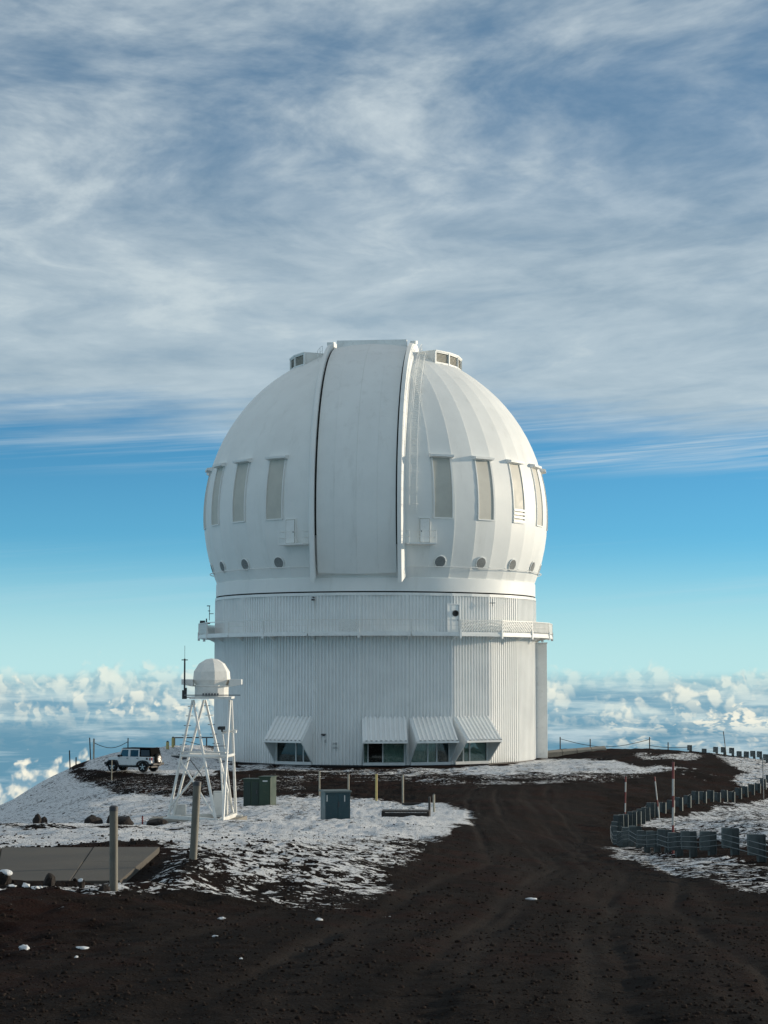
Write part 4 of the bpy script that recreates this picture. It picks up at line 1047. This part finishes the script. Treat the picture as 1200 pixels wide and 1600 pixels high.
# ------------------------------------------------------------------ guard rails
def guard_post(h=.72):
    t = thing('guardrail_post', None, None)
    m = MB(); m.box((0, 0, h / 2 - .2), (.014, .17, h + .4)); m.box((0, .09, h / 2 - .2), (.20, .014, h + .4)); m.box((0, -.09, h / 2 - .2), (.20, .014, h + .4)); m.build('post', M['galv'], t)
    MB().box((.0, -.215, h - .25), (.20, .23, .52)).build('offset_block', M['galv'], t, bevel=.008)
    for z in (.08, .19, .30): MB().box((0, -.34, h - z - .04), (.05, .03, .03)).build('cable_clip', M['cable'], t)
    return t
proto = guard_post(); note_kids(proto)
GPOST = [proto]
def guard_row(plist, spacing, label, group, side, used=[False], cab_label=None, h=.72, every=1):
    # plist: world points of the row; side: +1 road on the left when walking the list
    P_ = np.array([(p.x, p.y) for p in plist]); seg = np.hypot(*np.diff(P_, axis=0).T); L = np.concatenate([[0], np.cumsum(seg)])
    tops = []; n = max(2, int(L[-1] / spacing))
    for j in range(n + 1):
        s_ = L[-1] * j / n; x = np.interp(s_, L, P_[:, 0]); y = np.interp(s_, L, P_[:, 1])
        x1 = np.interp(s_ + .3, L, P_[:, 0]); y1 = np.interp(s_ + .3, L, P_[:, 1]); x0 = np.interp(s_ - .3, L, P_[:, 0]); y0 = np.interp(s_ - .3, L, P_[:, 1])
        d = Vector((x1 - x0, y1 - y0, 0)).normalized(); nrm = Vector((-d.y, d.x, 0)) * side
        rz = math.atan2(nrm.x, -nrm.y)
        jit = random.uniform(-.05, .05)
        z = gz(x, y) + random.uniform(-.05, .03)
        if not used[0]: t = GPOST[0]; used[0] = True
        else: t = copy_tree(GPOST[0])
        t.location = (x, y, z); t.rotation_euler = (random.uniform(-.03, .03), random.uniform(-.03, .03), rz + jit)
        tag(t, label, 'guardrail post', group)
        tops.append(Vector((x, y, z + h)) + nrm * .345)
    ca = thing('cable_rail', cab_label, 'cable rail', tops[0])
    for dz_ in (.08, .19, .30):
        pts_ = []
        for a, b in zip(tops[:-1], tops[1:]): pts_ += [a]
        pts_.append(tops[-1]); MB().path([p - tops[0] + Vector((0, 0, -dz_ * 1.3 - .04)) for p in pts_], .0085, 5).build('cable', M['cable'], ca)
near = [at(px_, d, 0) for px_, d in ((1290, 43.6), (1236, 45.8), (1194, 48), (1154.5, 50.2), (1120, 52.4), (1089, 54.7), (1066, 57), (1033, 61.5), (1003, 66), (980, 71), (967, 75.5), (967, 79))]
guard_row(near, 2.28, 'steel guardrail post with offset block on the snowy bank by the red-white pole', 'guardrail posts on the near snowy bank', 1, cab_label='three steel cables strung along the near bank guardrail posts')
curve = [at(px_, d, 0) for px_, d in ((971, 82), (986, 88), (1005, 95), (1030, 104), (1062, 110), (1128, 124), (1194, 140), (1240, 154), (1275, 168))]
guard_row(curve, 2.6, 'steel guardrail post along the dirt road curve behind the snowy hollow', 'guardrail posts along the road curve', 1, cab_label='three steel cables along the road curve guardrail posts')
far = [at(px_, d, 0) for px_, d in ((1080, 188), (1100, 186), (1121, 183), (1135, 180), (1150, 177), (1163, 174), (1175, 171), (1187, 168), (1198, 165), (1215, 160), (1240, 154))]
guard_row(far, 2.6, 'small dark guardrail post on the far rim against the clouds', 'guardrail posts on the far rim', -1, cab_label='three thin cables along the far rim guardrail posts')

# red and white snow poles
def snow_pole(px_, d, h, r, bands, lean, label, d_ground=None):
    p = at(px_, d, .1); t = thing('snow_pole', label, 'snow pole', p)
    n = len(bands); tot = sum(b[0] for b in bands); z0 = 0
    for fr__, mt in bands:
        z1 = z0 + fr__ / tot
        a_, b_ = Vector((lean * z0, 0, h * z0)), Vector((lean * z1, 0, h * z1))
        MB().tube(a_, b_, r, 10).build('band', M[mt], t, smooth=50); z0 = z1
snow_pole(1050.5, 58.5, 2.85, .036, [(.36, 'red'), (.20, 'white_band'), (.13, 'red'), (.19, 'white_band'), (.19, 'red')], 0.04, 'tall upright red and white snow pole behind the near guardrail posts')
snow_pole(1030, 99, 2.2, .033, [(.4, 'white_band'), (.2, 'red'), (.55, 'white_band'), (.14, 'red')], -.22, 'leaning red and white snow pole inside the snowy hollow')
snow_pole(976, 92, 2.3, .036, [(.3, 'red'), (.2, 'white_band'), (.25, 'red'), (.22, 'white_band'), (.12, 'red')], .06, 'red and white snow pole at the sharp road bend')
snow_pole(1193, 134, 2.9, .035, [(.6, 'cable'), (.4, 'cable')], 0, 'plain grey snow pole by the road curve guardrail')
snow_pole(1136, 181, 2.3, .04, [(.5, 'post_pale'), (.5, 'post_dark')], -.25, 'thin leaning snow pole among the far rim guardrail posts')

# ------------------------------------------------------------------ white off-road car with black soft top
JR = math.pi - R(24)
jp = at(209, 150, 0.0); jx, jy = jp.x, 150.0
zj = max(gz(jx + dx_, jy + dy_) for dx_ in (-1.6, 0, 1.6) for dy_ in (-.8, .8))
car = thing('offroad_car', 'white four-door off-road car with black soft top on the snow', 'car', (jx, jy, zj - .02), JR)
def side_prism(m, poly, y0, y1): return m.loops([(x, y0, z) for x, z in poly], [(x, y1, z) for x, z in poly])
b = MB(); side_prism(b, [(-1.98, .62), (-1.98, 1.18), (.98, 1.18), (.98, .50), (-.62, .50), (-.75, .62)], -.80, .80); b.build('body', M['car_white'], car, bevel=.04)
b = MB(); b.loops([(.98, -.74, .62), (.98, .74, .62), (.98, .70, 1.20), (.98, -.70, 1.20)], [(1.98, -.60, .66), (1.98, .60, .66), (1.98, .56, 1.10), (1.98, -.56, 1.10)]); b.build('hood', M['car_white'], car, bevel=.05)
b = MB().box((2.0, 0, .86), (.05, 1.16, .46)); gr_ = b.build('grille', M['car_white'], car, bevel=.02)
for j in range(7): MB().box((2.03, -.24 + j * .08, .86), (.02, .04, .34)).build('grille_slot', M['black_pl'], gr_)
for s_ in (-1, 1):
    MB().tube((1.99, s_ * .44, .90), (2.05, s_ * .44, .90), .11, 14).build('headlight', M['plate'], car, smooth=40)
    # wheels, flares
    for x in (1.45, -1.28):
        w = thing('wheel', None, None, (x, s_ * .76, .40)); w.parent = car
        ty = MB(); prof_t = [(.25, -.12), (.37, -.13), (.405, -.10), (.405, .10), (.37, .13), (.25, .12)]
        n = 22; vs = []
        for j in range(n):
            t_ = 2 * math.pi * j / n; vs += [(r_ * math.cos(t_), y_, r_ * math.sin(t_)) for r_, y_ in prof_t]
        k6 = 6; ty.add(vs, [(k6 * j + q_, k6 * ((j + 1) % n) + q_, k6 * ((j + 1) % n) + (q_ + 1) % 6, k6 * j + (q_ + 1) % 6) for j in range(n) for q_ in range(6)]); ty.build('tyre', M['rubber'], w, smooth=40)
        rm_ = MB().tube((0, s_ * .02, 0), (0, s_ * .06, 0), .25, 18)
        rm_.build('rim', M['black_pl'], w)
        for j in range(5):
            t_ = 2 * math.pi * j / 5 + .3; MB().bar((.05 * math.cos(t_), s_ * .085, .05 * math.sin(t_)), (.24 * math.cos(t_), s_ * .085, .24 * math.sin(t_)), .05, .13, (0, 1, 0)).build('spoke', M['alloy'], w)
        MB().tube((0, s_ * .05, 0), (0, s_ * .11, 0), .07, 10).build('hub', M['alloy'], w)
        fl = MB(); n = 10; q_ = []
        for j in range(n + 1):
            t_ = math.pi * j / n; q_.append((x + .58 * math.cos(t_), .42 + .50 * math.sin(t_) ** .7))
        q2 = [(x + .47 * math.cos(math.pi * j / n), .42 + .40 * math.sin(math.pi * j / n) ** .7) for j in range(n + 1)]
        y0, y1 = s_ * .70, s_ * .92; vs = []
        for (xa_, za_), (xb_, zb_) in zip(q_, q2): vs += [(xa_, y0, za_), (xa_, y1, za_), (xb_, y1, zb_), (xb_, y0, zb_)]
        fs_ = [(4 * j + e, 4 * j + (e + 1) % 4, 4 * j + 4 + (e + 1) % 4, 4 * j + 4 + e) for j in range(n) for e in range(4)] + [(0, 1, 2, 3), (4 * n, 4 * n + 3, 4 * n + 2, 4 * n + 1)]
        fl.add(vs, fs_); fl.build('fender_flare', M['black_pl'], car, smooth=35)
        MB().box((x, s_ * .66, .62), (.85, .10, .55)).build('wheel_well', M['black_pl'], car)
    # doors with window frames
    for x0, x1, zt0, zt1, slope in ((-.02, .92, 1.18, 1.74, .26), (-.92, -.04, 1.18, 1.74, 0)):
        d_ = MB().box(((x0 + x1) / 2, s_ * .805, .86), (x1 - x0 - .02, .03, .62)).build('door', M['car_white'], car, bevel=.008)
        MB().box((x0 + .14, s_ * .83, 1.06), (.16, .03, .04)).build('door_handle', M['black_pl'], d_)
        fr2 = MB(); y = s_ * .775
        fr2.bar((x0 + .03, y, zt0), (x0 + .03, y - s_ * .05, zt1), .06, .09, (1, 0, 0)); fr2.bar((x1 - .03, y, zt0), (x1 - .03 - slope, y - s_ * .05, zt1), .06, .09, (1, 0, 0)); fr2.bar((x0, y - s_ * .05, zt1), (x1 - slope, y - s_ * .05, zt1), .06, .09)
        fr2.build('window_frame', M['car_white'], d_)
        MB().add([(x0 + .05, y - s_ * .01, zt0), (x1 - .05, y - s_ * .01, zt0), (x1 - .05 - slope, y - s_ * .055, zt1 - .03), (x0 + .05, y - s_ * .055, zt1 - .03)], [(0, 1, 2, 3)]).build('window', M['car_glass'], d_)
    MB().box((.82, s_ * .95, 1.24), (.10, .20, .18)).tube((.84, s_ * .8, 1.20), (.84, s_ * .92, 1.22), .025, 6).build('mirror', M['black_pl'], car, bevel=.02)
    MB().box((-1.99, s_ * .70, 1.02), (.06, .14, .22)).build('tail_lamp', M['lamp_red'], car, bevel=.01)
    MB().box((-1.62, s_ * .805, 1.04), (.16, .02, .15)).build('fuel_flap', M['black_pl'], car)
    MB().box((-1.88, s_ * .808, 1.02), (.10, .02, .20)).build('side_marker', M['lamp_red'], car)
    MB().box((.05, s_ * .76, .44), (1.75, .10, .10)).build('side_step', M['black_pl'], car)
tp = MB(); tp.loops([(-.95, -.76, 1.18), (-.95, .76, 1.18), (-.95, .70, 1.83), (-.95, -.70, 1.83)], [(-1.99, -.76, 1.18), (-1.99, .76, 1.18), (-1.86, .68, 1.80), (-1.86, -.68, 1.80)]); tp.build('soft_top', M['softtop'], car, bevel=.05)
MB().box((-.62, 0, 1.80), (2.45, 1.46, .09)).build('roof', M['softtop'], car, bevel=.03)
for s_ in (-1, 1): MB().add([(-1.05, s_ * .768, 1.25), (-1.85, s_ * .768, 1.25), (-1.78, s_ * .722, 1.70), (-1.05, s_ * .722, 1.70)], [(0, 1, 2, 3)]).build('quarter_window', M['car_glass'], car)
MB().add([(.93, -.70, 1.19), (.93, .70, 1.19), (.66, .62, 1.77), (.66, -.62, 1.77)], [(0, 1, 2, 3)]).build('windscreen', M['car_glass'], car)
MB().bar((.94, -.72, 1.19), (.66, -.66, 1.79), .07, .07, (1, 0, 0)).bar((.94, .72, 1.19), (.66, .66, 1.79), .07, .07, (1, 0, 0)).bar((.66, -.66, 1.79), (.66, .66, 1.79), .07, .07).build('windscreen_frame', M['car_white'], car)
MB().box((.15, 0, 1.2), (.5, 1.2, .25)).box((-.4, .35, 1.25), (.16, .45, .6)).box((-.4, -.35, 1.25), (.16, .45, .6)).build('seats', M['softtop'], car)
MB().box((-2.10, 0, .62), (.22, 1.62, .18)).build('rear_bumper', M['black_pl'], car, bevel=.03)
MB().box((2.14, 0, .64), (.22, 1.50, .18)).build('front_bumper', M['black_pl'], car, bevel=.03)
MB().box((0, 0, .45), (3.6, .9, .22)).build('underbody', M['black_pl'], car)
sp = thing('spare_wheel', None, None, (-2.13, 0, 1.02)); sp.parent = car
MB().tube((-.12, 0, 0), (.10, 0, 0), .39, 22).build('tyre', M['rubber'], sp, smooth=40, bevel=.03)
MB().tube((-.14, 0, 0), (-.125, 0, 0), .24, 18).build('rim', M['alloy'], sp)
for j in range(5):
    t_ = 2 * math.pi * j / 5 + .6; MB().tube((-.148, .15 * math.cos(t_), .15 * math.sin(t_)), (-.142, .15 * math.cos(t_), .15 * math.sin(t_)), .05, 8).build('rim_hole', M['black_pl'], sp)
MB().box((-2.02, -.62, .80), (.03, .32, .16)).build('licence_plate', M['plate'], car)

# ------------------------------------------------------------------ rocks and snow lumps
def rock_mesh(seed, sx=1.0, sy=.8, sz=.7, sub=2, rough=.35):
    import bmesh as bm_
    rg = random.Random(seed); b = bm_.new(); bm_.ops.create_icosphere(b, subdivisions=sub, radius=1.0)
    cuts = [(Vector((rg.gauss(0, 1), rg.gauss(0, 1), rg.gauss(0, .8))).normalized(), rg.uniform(.55, .9)) for _ in range(9)]
    for v_ in b.verts:
        for n_, d in cuts:
            e = v_.co.dot(n_) - d
            if e > 0: v_.co -= n_ * e * .9
        v_.co *= 1 + rough * .35 * (vnoise(np.array([v_.co.x * 2.3 + seed * 7 + 50]), np.array([v_.co.y * 2.3 + v_.co.z * 1.7 + 50]))[0])
        v_.co.x *= sx; v_.co.y *= sy; v_.co.z *= sz
    m_ = bpy.data.meshes.new('rock'); b.to_mesh(m_); b.free(); return m_
def put_rock(px_, d, w, hgt, mat, label, name='lava_rock', cat='rock', group=None, seed=0, sink=.25, cap=False, z=None):
    p = at(px_, d, 0); me_ = rock_mesh(seed, w / 2, w * .42, hgt / 1.5, 3, 1.6 if mat == 'snow' else .9); me_.materials.append(M[mat])
    for q_ in me_.polygons: q_.use_smooth = mat == 'snow'
    o = link(name, me_, None, (p.x, p.y, p.z + hgt * (.10 if mat == 'snow' else .30)), seed * 1.3)
    tag(o, label, cat, group)
    if cap:
        m2 = rock_mesh(seed + 50, w * .40, w * .36, hgt * .30, 3); m2.materials.append(M['snow'])
        for q_ in m2.polygons: q_.use_smooth = True
        c_ = link('snow_cap', m2, o, (0, 0, hgt * .45), 0)
    return o
put_rock(147, 69, .72, .40, 'rock', 'dark angular lava rock at the snow edge left of the upright bollard', seed=3)
put_rock(192, 69, .95, .36, 'rock', 'long low dark lava rock at the snow edge behind the upright bollard', seed=5)
put_rock(172, 70, .30, .42, 'rock', 'small upright dark rock touching the long low rock', seed=6)
put_rock(246, 72.5, .85, .34, 'rock', 'brown broken rock at the end of the tower foundation', seed=8)
put_rock(58, 68, .35, .36, 'rock', 'pair-sized dark rock alone on the far left snow edge', seed=9)
put_rock(70, 68.5, .30, .30, 'rock', 'smaller dark rock beside the lone rock on the left snow edge', seed=10)
put_rock(79, 26.6, .20, .20, 'rock', 'round dark rock at the front edge of the concrete slab', seed=12)
put_rock(129, 26.8, .13, .11, 'rock', 'small dark rock with snow between round rock and upright bollard', seed=13, cap=True)
put_rock(8, 27.0, .30, .20, 'rock', 'snow-capped dark rock left of the slab corner', seed=15, cap=True)
put_rock(207, 38, .11, .09, 'rock', 'small brown rock on the snow behind the slab', seed=18)
put_rock(230, 38.5, .13, .12, 'rock', 'dark pointed rock on the snow behind the slab corner', seed=19)
put_rock(166, 26.3, .20, .12, 'rock', 'low dark rock touching the foot of the upright bollard', seed=20)
sg = 'snow lumps on the dark cinders'
for i_, (px_, d, w, h_) in enumerate(((42, 26.6, .19, .16), (57, 26.3, .16, .08), (88, 26.2, .12, .06), (65, 26.4, .10, .07), (99, 25.0, .11, .09), (20, 26.2, .22, .07), (41, 18.8, .13, .08), (132, 18.7, .21, .045), (122, 17.6, .07, .05), (348, 23.2, .12, .03), (338, 20.4, .09, .03), (379, 17.4, .05, .04), (500, 24.4, .13, .06), (830, 32.5, .28, .05))):
    put_rock(px_, d, w * .85, h_ * .7, 'snow', 'small white snow lump left on the dark cinder ground', 'snow_lump', 'snow lump', sg, seed=30 + i_)

# gravel: too many to count
def scatter(name, label, n, region, smin, smax, mat, seed, keep=None):
    rg = np.random.default_rng(seed); base = []
    for k_ in range(4):
        m_ = rock_mesh(100 + seed * 10 + k_, 1, .85, .65, 1, .8); v_ = np.array([q.co[:] for q in m_.vertices]); f_ = np.array([tuple(q.vertices) for q in m_.polygons]); base.append((v_, f_)); bpy.data.meshes.remove(m_)
    Y = region[2] * (region[3] / region[2]) ** rg.random(n); X = (rg.random(n) * (region[1] - region[0]) + region[0]) / 3000 * Y
    if region[3] > 70 and region[2] < 20: kk_ = rg.random(n) < np.clip(1.25 - Y / 60, .0, 1); X, Y = X[kk_], Y[kk_]
    if keep is not None: k_ = keep(X, Y, rg); X, Y = X[k_], Y[k_]
    n = len(X); Z = height(X, Y); sz = smin * (smax / smin) ** (rg.random(n) ** 2.9) * np.minimum(Y / 25, 1.4) ** .6
    VV, FF = [], []; c = 0
    ids = rg.integers(0, 4, n)
    for k_ in range(4):
        s_ = np.nonzero(ids == k_)[0]; v_, f_ = base[k_]; m_ = len(s_)
        an_ = rg.random(m_) * 6.28; ca, sa = np.cos(an_), np.sin(an_); sq = rg.uniform(.6, 1.3, (m_, 3))
        vv = v_[None] * sq[:, None, :] * sz[s_][:, None, None]
        xr = vv[..., 0] * ca[:, None] - vv[..., 1] * sa[:, None]; yr = vv[..., 0] * sa[:, None] + vv[..., 1] * ca[:, None]
        w_ = np.stack([xr + X[s_][:, None], yr + Y[s_][:, None], vv[..., 2] + Z[s_][:, None] + sz[s_][:, None] * .15], -1)
        VV.append(w_.reshape(-1, 3)); FF.append((f_[None] + (np.arange(m_) * len(v_))[:, None, None] + c).reshape(-1, 3)); c += m_ * len(v_)
    VV = np.concatenate(VV); FF = np.concatenate(FF); m_ = bpy.data.meshes.new(name)
    m_.vertices.add(len(VV)); m_.vertices.foreach_set('co', VV.ravel()); m_.loops.add(FF.size); m_.loops.foreach_set('vertex_index', FF.ravel().astype(np.int32))
    m_.polygons.add(len(FF)); m_.polygons.foreach_set('loop_start', np.arange(0, FF.size, 3, dtype=np.int32)); m_.update(); m_.materials.append(mat)
    o = link(name, m_); tag(o, label, None, kind='stuff'); return o
def keep_off_tracks(X, Y, rg): return (rg.random(len(X)) > track(X, Y) * .85 + .25 * road_w(X, Y)) & (slab_dist(X, Y) < -.05) & (rg.random(len(X)) < .35 + 1.3 * np.clip(fbm(X * .7 + 40, Y * .7, 3) + .45, 0, 1))
def mk_stone_mat(): return material('cinder_stone', (.026, .0195, .0170), .95, var=.6, vscale=9, dirt=(.075, .064, .057), dirt_amt=.8, spec=.05)
M['stone'] = mk_stone_mat()
scatter('gravel', 'loose dark cinder gravel over the road and foreground', 75000, (-680, 700, 11.0, 75), .0035, .042, M['stone'], 1, keep_off_tracks)
def keep_bank(X, Y, rg): return (road_w(X, Y) < .2) & (np.hypot(X - BX, Y - BY) > 17) & (slab_dist(X, Y) < -.1)
scatter('rubble', 'dark lava rubble poking through the snow on the banks', 5000, (-640, 640, 27, 150), .008, .050, M['stone'], 2, keep_bank)
